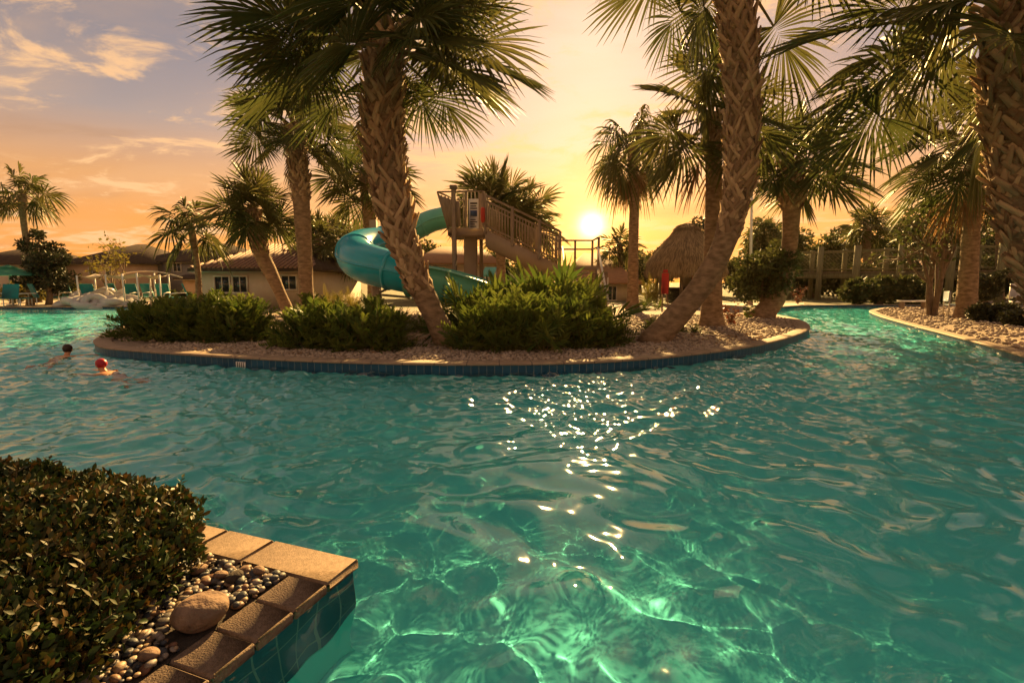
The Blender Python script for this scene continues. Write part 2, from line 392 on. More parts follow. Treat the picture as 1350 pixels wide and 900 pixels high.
def add_joints(m, uvstep=.62):
    nt = m.node_tree; N = nt.nodes; L = nt.links; b = N['Principled BSDF']
    uv = N.new('ShaderNodeUVMap'); uv.uv_map = 'UVMap'; sp = N.new('ShaderNodeSeparateXYZ'); L.new(uv.outputs[0], sp.inputs[0])
    md = N.new('ShaderNodeMath'); md.operation = 'MODULO'; md.inputs[1].default_value = uvstep; L.new(sp.outputs[0], md.inputs[0])
    lt = N.new('ShaderNodeMath'); lt.operation = 'LESS_THAN'; lt.inputs[1].default_value = .022; L.new(md.outputs[0], lt.inputs[0])
    src = b.inputs['Base Color'].links[0].from_socket
    mx = N.new('ShaderNodeMix'); mx.data_type = 'RGBA'; mx.inputs[7].default_value = (.12, .085, .06, 1); L.new(lt.outputs[0], mx.inputs[0]); L.new(src, mx.inputs[6]); L.new(mx.outputs[2], b.inputs['Base Color'])
kerbm = M['kerb'].copy(); add_joints(kerbm)
for P, nm in ((island, 'island_kerb'), (right, 'bank_kerb'), (farR, 'shore_kerb'), (leftbay, 'deck_kerb')):
    up_ = .05 if nm == 'island_kerb' else 0
    tag(sweep(nm, P, [(d, z+up_) for d, z in KERB], kerbm, True), kind='structure')
    tag(sweep('pool_tile_band', P, [(-.02, .172+up_), (-.02, -.02), (-.02, -.18)], M['tile'], True, False), kind='structure')
    tag(sweep('pool_wall', P, [(-.015, -.17), (-.015, -1.1)], None, False, False), kind='structure')

# pool floor
pf = bpy.data.materials.new('pool_plaster'); pf.use_nodes = True
b_ = pf.node_tree.nodes['Principled BSDF']; b_.inputs['Roughness'].default_value = .8; b_.inputs['Specular IOR Level'].default_value = 0
nz = pf.node_tree.nodes.new('ShaderNodeTexNoise'); nz.inputs['Scale'].default_value = .6; nz.inputs['Detail'].default_value = 4
tcn = pf.node_tree.nodes.new('ShaderNodeTexCoord'); pf.node_tree.links.new(tcn.outputs['Object'], nz.inputs['Vector'])
mxn = pf.node_tree.nodes.new('ShaderNodeMix'); mxn.data_type = 'RGBA'; mxn.inputs[6].default_value = (.09, .53, .54, 1); mxn.inputs[7].default_value = (.125, .61, .62, 1)
pf.node_tree.links.new(nz.outputs['Fac'], mxn.inputs[0]); pf.node_tree.links.new(mxn.outputs[2], b_.inputs['Base Color'])
fl = poly_sheet('pool_floor', [(-60, -12), (45, -12), (45, 60), (-60, 60)], -.80, pf); tag(fl, kind='structure'); fl.cycles.is_caustics_receiver = True
for o in list(col.objects):
    if o.name.startswith('pool_wall'): o.data.materials.clear(); o.data.materials.append(pf); o.cycles.is_caustics_receiver = True

# water
def water():
    rng = np.random.default_rng(3)
    ys = [-6.]
    while ys[-1] < 1.5: ys.append(ys[-1]+.12)
    while ys[-1] < 50:
        y = ys[-1]; ys.append(y+min(.3, max(.022, .5*y*y/911)))
    xs = [0.]
    while xs[-1] < 55:
        x = xs[-1]; xs.append(x+(.026 if x < 3.5 else min(.5, .026+.0065*(x-3.5))))
    ys = np.array(ys); xs = np.array([-x for x in xs[:0:-1]]+xs)
    X, Y = np.meshgrid(xs, ys); Z = np.zeros_like(X)
    wx = .22*np.sin(.9*X+.5*Y)+.2*np.sin(-.6*X+1.3*Y+1)+.08*np.sin(2.9*X+1.7*Y); wy = .22*np.sin(.8*X-.7*Y+2)+.2*np.cos(1.4*X+.4*Y)+.08*np.sin(-2.3*X+2.6*Y+.4)
    amp = 1+.22*np.sin(.55*X+.31*Y+1)*np.sin(.23*X-.47*Y)
    n = 80
    for i in range(n):
        lam = .20*(4.6**rng.random()); k = 2*PI/lam
        th = rng.normal(PI/2, 1.0); ph = rng.random()*6.28
        s_ = .13/math.sqrt(n/2)*(1.0 if lam < .7 else .9)
        Z += s_/k*np.sin(k*(math.cos(th)*(X+wx)+math.sin(th)*(Y+wy))+ph)
    t2_ = np.clip((Y-4.2)/3.0, 0, 1); t_ = np.clip((Y-3.6)/4.5, 0, 1); t_ = t_*t_*(3-2*t_); Z2 = np.zeros_like(X)
    for i in range(36):
        lam = .11*(2.6**rng.random()); k = 2*PI/lam; th = rng.normal(PI/2, .9); ph = rng.random()*6.28
        Z2 += (.23/math.sqrt(18))/k*np.sin(k*(math.cos(th)*(X+.3*wx)+math.sin(th)*(Y+.3*wy))+ph)
    Z = Z*amp*(1+.45*t_)+Z2*t2_
    nr, nc = X.shape; i = np.arange(nr*nc).reshape(nr, nc)
    mb = MB(); mb.add(np.stack([X, Y, Z+.07], -1).reshape(-1, 3), np.stack([i[:-1, :-1], i[:-1, 1:], i[1:, 1:], i[1:, :-1]], -1).reshape(-1, 4))
    m = bpy.data.materials.new('water'); m.use_nodes = True; nt = m.node_tree; nt.nodes.clear()
    g = nt.nodes.new('ShaderNodeBsdfGlass'); g.inputs['IOR'].default_value = 1.33; g.inputs['Roughness'].default_value = .025
    g.inputs['Color'].default_value = (.97, 1, 1, 1)
    o = nt.nodes.new('ShaderNodeOutputMaterial'); nt.links.new(g.outputs[0], o.inputs[0])
    wo = mb.build('water', m, None, True); wo.cycles.is_caustics_caster = True
    return tag(wo, kind='structure')
water()
# ------------------------------------------------------------------ planter corner in the foreground
def planter():
    Pc = np.array([CC2, CA, CB2]); nAC = np.array([dAC[1], -dAC[0]])
    inn = -(-dAB) ; 
    W = .28
    # inward directions: from AC edge towards AB direction, from AB edge towards AC direction
    root = empty('planter_kerb', (*CA, 0), 'square corner kerb of speckled tan coping blocks over dark blue tiles in the foreground', 'kerb')
    def block(p0, u, v, l, wd):
        # block: starts p0, along u for l, inward v for wd
        c = p0+u*l/2+v*wd/2; rot = np.stack([np.append(u, 0), np.append(np.cross([0, 0, 1], np.append(u, 0))[:2], 0), [0, 0, 1]], 1)
        mb = MB(); mb.box((*c, PZ-.031), (l-.008, wd-.004, .062), rot, bev=.012)
        o = part(mb, 'coping_block', M['coping'], root)
    ov = .03
    o0 = CA-dAC*ov-dAB*ov
    # row along AB takes the corner
    s = 0; Lb = [.66, .40, .47, .47, .47, .47, .47]
    for l in Lb: block(o0+dAB*s, dAB, dAC, l, W); s += l
    s = W
    for l in [.25, .24, .235, .24, .235, .24, .24, .235, .24, .24, .24, .24, .24]: block(o0+dAC*s, dAC, dAB, l, W); s += l
    for nm, a, d in (('side', CA, dAC), ('back', CA, dAB)):
        P = np.array([a+d*k for k in np.linspace(0, 6, 40)]); Lg = np.linspace(0, 6, 40)
        mb = MB(); v = []; 
        for p, l in zip(P, Lg): v += [(*p, PZ-.055), (*p, -.4)]
        mb.add(v, [[2*i, 2*i+1, 2*i+3, 2*i+2] for i in range(39)]); mb.uv = np.array([(l, z+.07) for l in Lg for z in (PZ-.055, -.4)])
        part(mb, 'tile_band', M['tile'], root)
        mb = MB(); v = []
        for p in P[[0, -1]]: v += [(*p, -.39), (*p, -1.1)]
        mb.add(v, [[0, 1, 3, 2]]); part(mb, 'wall', pf, root)
    # soil bed inside
    q = [CA+dAB*W*.9+dAC*W*.9, CA+dAB*7+dAC*W*.9, CA+dAB*7+dAC*7, CA+dAB*W*.9+dAC*7]
    tag(poly_sheet('planting_soil', q, PZ-.02, M['soil']), kind='structure')
planter()

# icosphere used for stones
def ico():
    t = (1+5**.5)/2
    v = np.array([(-1, t, 0), (1, t, 0), (-1, -t, 0), (1, -t, 0), (0, -1, t), (0, 1, t), (0, -1, -t), (0, 1, -t), (t, 0, -1), (t, 0, 1), (-t, 0, -1), (-t, 0, 1)], float); v /= np.linalg.norm(v[0])
    f = np.array([(0, 11, 5), (0, 5, 1), (0, 1, 7), (0, 7, 10), (0, 10, 11), (1, 5, 9), (5, 11, 4), (11, 10, 2), (10, 7, 6), (7, 1, 8), (3, 9, 4), (3, 4, 2), (3, 2, 6), (3, 6, 8), (3, 8, 9), (4, 9, 5), (2, 4, 11), (6, 2, 10), (8, 6, 7), (9, 8, 1)])
    return v, f
def subdiv(v, f):
    v = list(map(tuple, v)); c = {}
    def mid(a, b):
        k = (min(a, b), max(a, b))
        if k not in c:
            p = (np.array(v[a])+np.array(v[b]))/2; p /= np.linalg.norm(p); v.append(tuple(p)); c[k] = len(v)-1
        return c[k]
    nf = []
    for a, b, d in f:
        x, y, z = mid(a, b), mid(b, d), mid(d, a); nf += [(a, x, z), (b, y, x), (d, z, y), (x, y, z)]
    return np.array(v), np.array(nf)
ICO0 = ico(); ICO1 = subdiv(*ICO0); ICO2 = subdiv(*ICO1); ICO3 = subdiv(*ICO2)
def stones(mb, pts, sizes, rng, icos, flat=.6, jag=.0, tints=None):
    bv, bf = icos
    for i, (p, s) in enumerate(zip(pts, sizes)):
        a = rng.random()*6.28; sx = s*(.75+.5*rng.random()); sy = s*(.75+.4*rng.random()); sz = s*flat*(.7+.5*rng.random())
        v = bv*(1+jag*(rng.random((len(bv), 1))-.5))
        v = v*[sx, sy, sz]; ti = rng.normal(0, .35); ca, sa = math.cos(ti), math.sin(ti)
        v = np.column_stack([v[:, 0], ca*v[:, 1]-sa*v[:, 2], sa*v[:, 1]+ca*v[:, 2]])
        v = np.column_stack([v[:, 0]*math.cos(a)-v[:, 1]*math.sin(a), v[:, 0]*math.sin(a)+v[:, 1]*math.cos(a), v[:, 2]])
        mb.add(v+p, None, bf, rng.random() if tints is None else tints[i])

# pebbles in the planter
def pebbles():
    rng = np.random.default_rng(5); mb = MB(); pts = []; sz = []
    for i in range(5200):
        u = .28+rng.random()**1.4*1.6; v = .28+rng.random()*3.2
        if rng.random() < .35: u, v = .28+rng.random()*2.4, .28+rng.random()**1.3*.9
        p = CA+dAB*u+dAC*v
        if np.linalg.norm(p-BOULD) < .15: continue
        s = .0115+.020*rng.random()**2
        pts.append((*p, PZ-.018+s*.4+rng.random()*.02)); sz.append(s)
    stones(mb, pts, sz, rng, ICO1, .62)
    o = mb.build('river_pebbles', M['pebble'], None, True); tag(o, 'mixed grey and tan river pebbles between kerb and hedge', 'pebbles', kind='stuff')
BOULD = at(264, 803, .21)[:2]
pebbles()
def boulder(name, c, r, flat, label, m, seed, icos=ICO3, yaw=.4):
    rng = np.random.default_rng(seed); v, f = icos; d = rng.normal(size=(6, 3)); ph = rng.random(6)*6
    h = sum(np.sin((v @ d[k])*1.6+ph[k]) for k in range(6))/6
    v = v*(1+.17*h[:, None])*[r*1.25, r, r*flat]
    v = np.column_stack([v[:, 0]*math.cos(yaw)-v[:, 1]*math.sin(yaw), v[:, 0]*math.sin(yaw)+v[:, 1]*math.cos(yaw), v[:, 2]])
    mb = MB(); mb.add(v, None, f); o = mb.build(name, m, None, True); o.location = c
    return tag(o, label, 'stone')
boulder('boulder', (*BOULD, .19), .108, .74, 'large smooth tan boulder on the pebbles beside the foreground hedge', M['boulder'], 4)
for k, (px, py, r, lab) in enumerate([(196, 862, 0.036, 'egg shaped brown cobble between the boulder and the nearest coping blocks'), (262, 750, 0.036, 'round brown cobble against the hedge behind the boulder'),
        (309, 760, 0.042, 'dark slate blue cobble behind the boulder'), (341, 751, 0.032, 'pale round cobble near the inner corner of the kerb'), (291, 757, 0.032, 'golden tan cobble between the dark cobble and the hedge')]):
    mm = M['boulder'] if k in (0, 1, 3, 4) else M['soil']
    boulder('cobble', tuple(at(px, py, .17)), r, .7, lab, mm, 20+k, ICO2, k*.8)

# ------------------------------------------------------------------ foliage makers
ZUP = np.array([0, 0, 1.])
def nrm(a): return a/np.linalg.norm(a)
def leaf_quads(mb, C, D, Nn, ln, wd, tint, fold=0.25):
    """leaves: centres (n,3), axis D, normal N; diamond with a fold: 4 verts, 2 tris"""
    n = len(C); S = np.cross(D, Nn); S /= np.linalg.norm(S, axis=1)[:, None]+1e-9
    ln = np.broadcast_to(ln, (n,))[:, None]; wd = np.broadcast_to(wd, (n,))[:, None]
    a = C; b = C+D*ln*.45+S*wd+Nn*wd*fold; c = C+D*ln; d = C+D*ln*.45-S*wd+Nn*wd*fold
    v = np.stack([a, b, c, d], 1).reshape(-1, 3); i = np.arange(n)*4
    mb.add(v, None, np.concatenate([np.stack([i, i+1, i+2], 1), np.stack([i, i+2, i+3], 1)]), np.repeat(np.broadcast_to(tint, (n,)), 4))

def fan_frond(mb, pet, Q0, az, el, Lp, Rb, nl, droop, rng, petw=.03, tint=None, tipd=.55, closed=1.0):
    d0 = np.array([math.cos(az)*math.cos(el), math.sin(az)*math.cos(el), math.sin(el)])
    s_ = np.linspace(0, 1, 6); gd = droop*(.5 if el > -.3 else .15)
    P = Q0+d0*s_[:, None]*Lp-ZUP*gd*(s_[:, None]**2)*Lp
    t = nrm(P[-1]-P[-2])
    pet.tube(P, np.linspace(petw*1.3, petw*.7, 6), 5, False)
    sd = np.cross(t, ZUP)
    sd = np.array([-math.sin(az), math.cos(az), 0]) if np.linalg.norm(sd) < .15 else nrm(sd)
    ro = rng.normal(0, .85); n0 = np.cross(sd, t); sd = nrm(sd*math.cos(ro)+n0*math.sin(ro)); nn = np.cross(sd, t)
    phi = np.linspace(-2.2, 2.2, nl)*closed+rng.normal(0, .02, nl)
    ln = Rb*(.80+.20*np.cos(phi*.7))*(1+rng.normal(0, .07, nl))
    u = np.maximum(0, np.cos(phi))**1.5*.32*Rb
    O = P[-1]+t*u[:, None]-ZUP*(.5*droop*u**2/Rb)[:, None]
    fold = .10+.16*rng.random()
    D = np.cos(phi)[:, None]*t+np.sin(phi)[:, None]*sd*.93+(np.abs(np.sin(phi))*fold)[:, None]*nn
    D /= np.linalg.norm(D, axis=1)[:, None]
    r = np.array([0, .22, .48, .74, 1.0]); wf = np.array([.12, .62, 1.0, .72, .06])
    wmax = .46*Rb*(4.4*closed/nl)*.57
    dr = tipd*(.5+1.0*rng.random(nl))
    C = O[:, None, :]+D[:, None, :]*(r[None, :, None]*ln[:, None, None])-ZUP*((r[None, :]**2.4)*dr[:, None]*ln[:, None])[:, :, None]
    Wd = -np.sin(phi)[:, None]*t+np.cos(phi)[:, None]*sd; sg = np.where(np.arange(nl) % 2, 1, -1)[:, None]*.62
    Wd = Wd*math.cos(.6)+nn*sg; Wd /= np.linalg.norm(Wd, axis=1)[:, None]
    off = Wd[:, None, :]*(wf*wmax)[None, :, None]
    V = np.stack([C-off, C+off], 2)       # nl,5,2,3
    base = np.arange(nl)[:, None]*10+np.arange(4)[None, :]*2
    q = np.stack([base, base+1, base+3, base+2], -1).reshape(-1, 4)
    tn = (rng.random()*.7 if tint is None else tint)+rng.random(nl)*.3
    mb.add(V.reshape(-1, 3), q, None, np.repeat(tn, 10))

def palm(label, path, widths, crown, nf=34, Rb=1.1, Lp=1.2, nl=36, seed=1, boots=None, boot=(.42, .075), skirt=0, dead=0, bare=M['trunk'], group='palm trees around the pool', emin=-50, droop=.36, tipd=.17, crown_bias=None, boot_out=.35, nb=None):
    """path: world points of the trunk axis, from the ground up; widths: diameters"""
    rng = np.random.default_rng(seed)
    P = smooth_line([np.array(p) for p in path], .25); n = len(P)
    W = np.interp(np.linspace(0, 1, n), np.linspace(0, 1, len(widths)), widths)/2
    root = empty('palm_tree', tuple(P[0]-ZUP*.0), label, 'palm tree', group)
    mb = MB(); rr = W*(1+rng.normal(0, .025, n)); rr[0] *= 1.34; rr[1] *= 1.16; rr[2] *= 1.06
    PP = P.copy(); PP[0] = PP[0]-ZUP*.12
    mb.tube(PP, rr, 14); trunk = part(mb, 'trunk', bare, root, True)
    if boots:
        b = MB(); T = np.gradient(P, axis=0); T /= np.linalg.norm(T, axis=1)[:, None]
        seg = np.concatenate([[0], np.cumsum(np.linalg.norm(np.diff(P, axis=0), axis=1))])
        t0, t1 = boots[0]*seg[-1], boots[1]*seg[-1]; nbt = nb or int((t1-t0)*46)
        for k in range(nbt):
            s = t0+(t1-t0)*(k+rng.random()*.6)/nbt
            i = min(np.searchsorted(seg, s), n-1); c = np.array([np.interp(s, seg, P[:, j]) for j in range(3)]); tt = T[i]; rad = np.interp(s, seg, W)
            a = k*2.39996+rng.normal(0, .15)
            A = nrm(np.cross(tt, [0.0, 1, 0.02])); B = np.cross(tt, A); e = A*math.cos(a)+B*math.sin(a); g = -A*math.sin(a)+B*math.cos(a)
            grow = min(1, .55+.45*(s-t0)/max(.3, (t1-t0)*.2)) if boots[0] > .02 else 1
            for sg in (-1, 1):
                if rng.random() < .13: continue
                L_ = boot[0]*(.55 if rng.random() < .18 else 1)*(.7+.5*rng.random())*grow; wd = boot[1]*(.8+.5*rng.random())
                dirv = nrm(tt*1.0+g*sg*(.62+rng.normal(0, .12))+e*boot_out*(.6+.9*rng.random()))
                p0 = c+e*(rad*.90)-g*sg*wd*.9-tt*.05; p1 = p0+dirv*L_*.55; p2 = p1+(dirv+e*.06)*L_*.45
                up = e; sdv = nrm(np.cross(dirv, up)); up = np.cross(sdv, dirv); th = wd*.28
                v = []
                for p, w_, h_ in ((p0, wd*.75, th*1.6), (p1, wd*.55, th*1.1), (p2, wd*.38*(.6+.8*rng.random()), th*.6)):
                    v += [p-sdv*w_-up*h_, p+sdv*w_-up*h_, p+sdv*w_+up*h_, p-sdv*w_+up*h_]
                q = []
                for m_ in range(2):
                    o_ = m_*4
                    for j in range(4): q.append([o_+j, o_+(j+1) % 4, o_+4+(j+1) % 4, o_+4+j])
                q.append([8, 9, 10, 11]); b.add(v, q, None, rng.random())
        part(b, 'leaf_boots', M['boot'], trunk)
    lf = MB(); pet = MB(); top = P[-1]
    for k in range(nf):
        u = (k+.5)/nf
        az = k*2.39996+rng.normal(0, .25); el = R(86-(86-emin)*u**.85)+rng.normal(0, .12)
        if crown_bias is not None and rng.random() < .3: az = crown_bias+rng.normal(0, .6)
        fan_frond(lf, pet, top-ZUP*(.35*u)*Lp*.4, az, el, Lp*(.75+.4*rng.random()), Rb*(.85+.3*rng.random()), nl, droop, rng, petw=.022+.012*Rb, tipd=tipd)
    part(lf, 'crown', M['palm_leaf'], root); part(pet, 'leaf_stalks', M['petiole'], root, True)
    if dead or skirt:
        dl = MB(); dpt = MB()
        for k in range(dead+skirt):
            az = k*2.39996+1; el = R(-62-25*rng.random())
            fan_frond(dl, dpt, top-ZUP*(.3+.5*rng.random()), az, el, Lp*.8, Rb*(.7+.3*rng.random()), max(16, nl*2//3), .3, rng, tipd=.35, closed=.55, petw=.02)
        part(dl, 'dead_fronds', M['palm_dead'], root); part(dpt, 'dead_stalks', M['palm_dead'], root)
    return root
def PY(Y, *pts): return [atY(px, py, Y+(d[0] if d else 0)) for px, py, *d in pts]
def W_(Y, *px): return [p*Y/900 for p in px]

def dist(py): return at(675, py)[1]/S_
# the palms of the island
Y = dist(457)
palm('thick leaning palm with criss-cross leaf boots standing left of the slide tower', PY(Y, (594, 458), (572, 415), (547, 360), (526, 300), (512, 235), (505, 170), (505, 100), (507, 48)), W_(Y, 32, 29, 30, 35, 40, 43, 42, 36), None, nf=54, Rb=1.5, Lp=1.85, nl=56, seed=2, boots=(.2, 1.0), boot=(.52, .085), emin=-24, boot_out=.33, nb=270, droop=.36)
Y = dist(452)
palm('tall curved palm sweeping up from the gravel in front of the thatched hut', PY(Y, (858, 453), (893, 415), (928, 372), (955, 320), (972, 255), (979, 180), (977, 90), (968, 0), (962, -75)), W_(Y, 34, 31, 29, 29, 33, 37, 39, 38, 34), None, nf=22, Rb=1.6, Lp=2.4, nl=54, seed=5, boots=(.33, 1.0), boot=(.52, .08), emin=-36, boot_out=.19, nb=310)
Y = dist(431)
palm('straight palm with red brown trunk just behind the curved palm', PY(Y, (938, 432), (939, 350), (941, 250), (939, 150)), W_(Y, 31, 22, 20, 21), None, nf=19, Rb=1.4, Lp=1.3, nl=38, seed=8, boots=(.8, 1.0), boot=(.4, .07), emin=-60, dead=3)
Y = dist(419.5)
palm('curved palm with ragged boots under its crown at the right end of the island', PY(Y, (1000, 420), (1022, 395), (1036, 360), (1042, 310), (1044, 250), (1045, 215)), W_(Y, 27, 23, 20, 19, 24, 22), None, nf=30, Rb=1.45, Lp=1.5, nl=36, seed=12, boots=(.72, 1.0), boot=(.5, .08), emin=-40, boot_out=.7)
Y = 38
palm('slim palm with a hanging skirt of fronds right of the sun', PY(Y, (834, 405), (835, 330), (836, 250), (833, 190)), W_(Y, 16, 13, 12, 13), None, nf=26, Rb=1.25, Lp=1.3, nl=30, seed=15, emin=-70, dead=9, tipd=.8)
Y = dist(420)
palm('stout palm rising behind the left shrubs with a collar of boots', PY(Y, (405, 422), (402, 340), (396, 250), (390, 190), (386, 165)), W_(Y, 19, 17, 20, 21, 18), None, nf=30, Rb=1.3, Lp=1.35, nl=40, seed=18, boots=(.62, 1.0), boot=(.4, .075), emin=-38, boot_out=.5)
Y = dist(418)
palm('short leaning palm in front of the white pavilion', PY(Y, (384, 420), (362, 370), (345, 335), (336, 300), (333, 275)), W_(Y, 15, 14, 18, 20, 16), None, nf=32, Rb=1.05, Lp=.95, nl=34, seed=21, boots=(.6, 1.0), boot=(.3, .06), emin=-45, boot_out=.5)
Y = dist(413)
palm('thin windblown palm between the grey house and the pavilion', PY(Y, (262, 414), (261, 360), (256, 325), (252, 300)), W_(Y, 8, 7, 7, 9), None, nf=18, Rb=.95, Lp=.85, nl=26, seed=25, emin=-45, tipd=.5)
Y = dist(402)
palm('thin windblown palm at the far left above the green umbrella', PY(Y, (40, 401), (37, 340), (31, 285), (29, 255)), W_(Y, 8, 8, 7, 10), None, nf=20, Rb=1.15, Lp=1.0, nl=28, seed=28, emin=-40, tipd=.5)
Y = 36
palm('palm half hidden behind the thick leaning palm', PY(Y, (492, 410), (490, 330), (484, 250), (482, 225)), W_(Y, 15, 13, 16, 15), None, nf=28, Rb=1.4, Lp=1.3, nl=32, seed=31, boots=(.7, 1.0), boot=(.3, .06), emin=-60)
Y = 46
palm('small slim palm left of the curl of the slide', PY(Y, (421, 402), (421, 350), (419, 315)), W_(Y, 8, 7, 8), None, nf=24, Rb=1.1, Lp=1.1, nl=26, seed=34, emin=-50)
palm('bushy dark palm directly behind the curl of the slide', PY(50, (452, 400), (452, 345), (452, 318)), W_(50, 9, 9, 10), None, nf=28, Rb=1.35, Lp=1.3, nl=26, seed=36, emin=-60)
Y = 42
palm('upright palm behind the slide stairs, the left one of a pair', PY(Y, (662, 404), (660, 340), (655, 268)), W_(Y, 12, 12, 14), None, nf=36, Rb=1.6, Lp=1.3, nl=38, seed=40, emin=-40, tipd=.15)
palm('lower palm behind the slide stairs, the right one of a pair', PY(Y+2, (697, 404), (696, 350), (692, 284)), W_(Y, 12, 12, 14), None, nf=32, Rb=1.4, Lp=1.2, nl=36, seed=43, emin=-55, tipd=.2)
palm('small distant palm just right of the sun', PY(60, (818, 395), (818, 350), (817, 322)), W_(60, 7, 7, 8), None, nf=22, Rb=1.1, Lp=1.0, nl=22, seed=46, emin=-65)
Y = dist(420)
palm('heavy palm with red brown trunk on the right bank', PY(Y, (1273, 421), (1278, 340), (1284, 250), (1288, 170)), W_(Y, 24, 20, 19, 20), None, nf=42, Rb=1.55, Lp=2.0, nl=44, seed=50, boots=(.86, 1.0), boot=(.35, .07), emin=-58, dead=4)
Y = 14.
palm('massive booted palm leaning in at the right edge', PY(Y, (1435, 478), (1400, 420), (1366, 330), (1345, 240), (1335, 150), (1330, 60), (1326, 10)), W_(Y, 46, 44, 46, 50, 52, 50, 44), None, nf=46, Rb=1.5, Lp=2.1, nl=52, seed=55, boots=(.05, 1.0), boot=(.52, .085), emin=-28, boot_out=.33, nb=340)
for k, (px, py, yy, s, lab) in enumerate([(1143, 300, 75, 1.7, 'round headed palm beyond the wooden footbridge'), (1010, 308, 85, 1.5, 'palm beyond the round shrub tree'), (1318, 262, 52, 1.3, 'dark palm behind the netting at the right edge')]):
    palm(lab, PY(yy, (px, 392), (px, 350), (px, py)), W_(yy, 9, 9, 10), None, nf=26, Rb=s, Lp=s*.8, nl=24, seed=60+k, emin=-50, tipd=.35, group='distant palms')

# ------------------------------------------------------------------ low shrubs: mounds of feathery fronds
def frond_shrub(label, centres, seed, ln=.75, nfr=46, pairs=15, m=None, group='shrubs on the island', lw=.011, ll=.14, z0=.2, up=.9):
    rng = np.random.default_rng(seed); mb = MB(); st = MB()
    c0 = np.mean([c[:2] for c in centres], axis=0); root = empty('shrub', (*c0, z0), label, 'shrub', group)
    for (cx_, cy_, s) in centres:
        for k in range(int(nfr*s)):
            az = k*2.39996+rng.normal(0, .2); el = up*(1.45-1.35*((k+.5)/(nfr*s))**.8)+rng.normal(0, .1); L_ = ln*s*(.7+.45*rng.random())
            d = np.array([math.cos(az)*math.cos(el), math.sin(az)*math.cos(el), math.sin(el)])
            u = np.linspace(.0, 1, 7); base = np.array([cx_, cy_, z0])+[rng.normal(0, .1*s), rng.normal(0, .1*s), 0]
            P = base+d*u[:, None]*L_-ZUP*.32*(u[:, None]**2.2)*L_*(math.cos(el)+.15)
            P[:, 2] = np.maximum(P[:, 2], z0+.02)
            st.tube(P, np.linspace(.008, .003, 7), 3, False)
            uu = np.linspace(.18, 1, pairs); C = np.stack([np.interp(uu, u, P[:, j]) for j in range(3)], 1); T = np.gradient(C, axis=0); T /= np.linalg.norm(T, axis=1)[:, None]+1e-9
            S = np.cross(T, ZUP); S /= np.linalg.norm(S, axis=1)[:, None]+1e-6; Nn = np.cross(S, T)
            sz = ll*s*np.sin(np.clip(uu*2.6+.35, 0, PI-.25))
            tn = np.clip(.15+.5*rng.random()+.35*(uu-.4), 0, 1)
            for sg in (-1, 1):
                D = T*.75+S*sg*.75+Nn*.25+rng.normal(0, .08, C.shape); D /= np.linalg.norm(D, axis=1)[:, None]
                leaf_quads(mb, C, D, Nn, sz, lw*s**.5, tn)
    if len(centres) > 1: st.tube([(c[0], c[1], z0+.01) for c in centres[::-1]], .012, 4)
    part(mb, 'foliage', m or M['shrub'], root); part(st, 'stems', M['petiole'], root)
    return root
def leafy_mound(label, ells, seed, m=None, group='shrubs on the island', L0=.5, wd=.024, ll=.16, den=62, spikes=0, z0=.23):
    rng = np.random.default_rng(seed); mb = MB(); st = MB()
    root = empty('shrub', (ells[0][0], ells[0][1], z0), label, 'shrub', group)
    for (x, y, r, h) in ells:
        n = int(den*r*(r+h)*2.2)
        for k in range(n):
            v = rng.normal(size=3); v /= np.linalg.norm(v); v[2] = abs(v[2])*1.0-.12
            lump = 1+.13*math.sin(v[0]*5+x*3)*math.sin(v[1]*5+y*2)
            q = np.array([x, y, z0])+v*[r, r, h]*lump*(.62+.38*rng.random()**.5)
            q[2] = max(q[2], z0+.03)
            d = nrm(v*[1, 1, .8]+rng.normal(0, .35, 3)+[0, 0, .45]); L_ = L0*(.7+.6*rng.random())
            u = np.linspace(0, 1, 4); P = q-d*L_*.35+d*u[:, None]*L_-ZUP*.18*(u[:, None]**2)*L_
            st.tube(P, [.006, .005, .004, .002], 3, False)
            np_ = 9; uu = np.linspace(.15, 1, np_); C = np.stack([np.interp(uu, u, P[:, j]) for j in range(3)], 1)
            S = np.cross(d, ZUP); S = nrm(S) if np.linalg.norm(S) > .05 else np.array([1., 0, 0]); ro = rng.normal(0, .5); N0 = np.cross(S, d); S = nrm(S*math.cos(ro)+N0*math.sin(ro)); Nn = np.cross(S, d)
            tn = np.clip(.1+.45*rng.random()**1.5+.45*(uu-.3), 0, 1)
            for sg in (-1, 1):
                D = d*.7+S*sg*.8+Nn*.2+rng.normal(0, .12, C.shape); D /= np.linalg.norm(D, axis=1)[:, None]
                leaf_quads(mb, C, D, np.broadcast_to(Nn, C.shape), ll*(.75+.5*rng.random(np_)), wd, tn)
    part(mb, 'foliage', m or M['shrub'], root); part(st, 'stems', M['petiole'], root); return root
def mells(items):
    # (px, py of the foot, width px, top py) -> ground position, radius and height
    o = []
    for px, py, w_, top in items:
        c = at(px, py, .23); k = c[1]/F; o.append((c[0], c[1]+.35*w_*k*.5, w_*k*.5, (py-top)*k*.93))
    return o
def mound(px0, px1, py_front, rows, nper, seed, s=(.85, 1.15)):
    rng = np.random.default_rng(seed); out = []
    for r_ in range(rows):
        for k in range(nper):
            px = px0+(px1-px0)*(k+.5+rng.normal(0, .15))/nper; c = at(px, py_front-r_*5.0)
            out.append((c[0], c[1], s[0]+(s[1]-s[0])*rng.random()))
    return out
leafy_mound('wide rounded shrub at the left tip of the island', mells([(176, 446, 52, 402), (205, 448, 64, 392), (240, 450, 66, 388), (222, 442, 60, 386)]), 70)
leafy_mound('wide rounded shrub in front of the white pavilion', mells([(272, 450, 66, 386), (302, 451, 66, 384), (328, 449, 48, 388), (300, 444, 64, 384)]), 71)
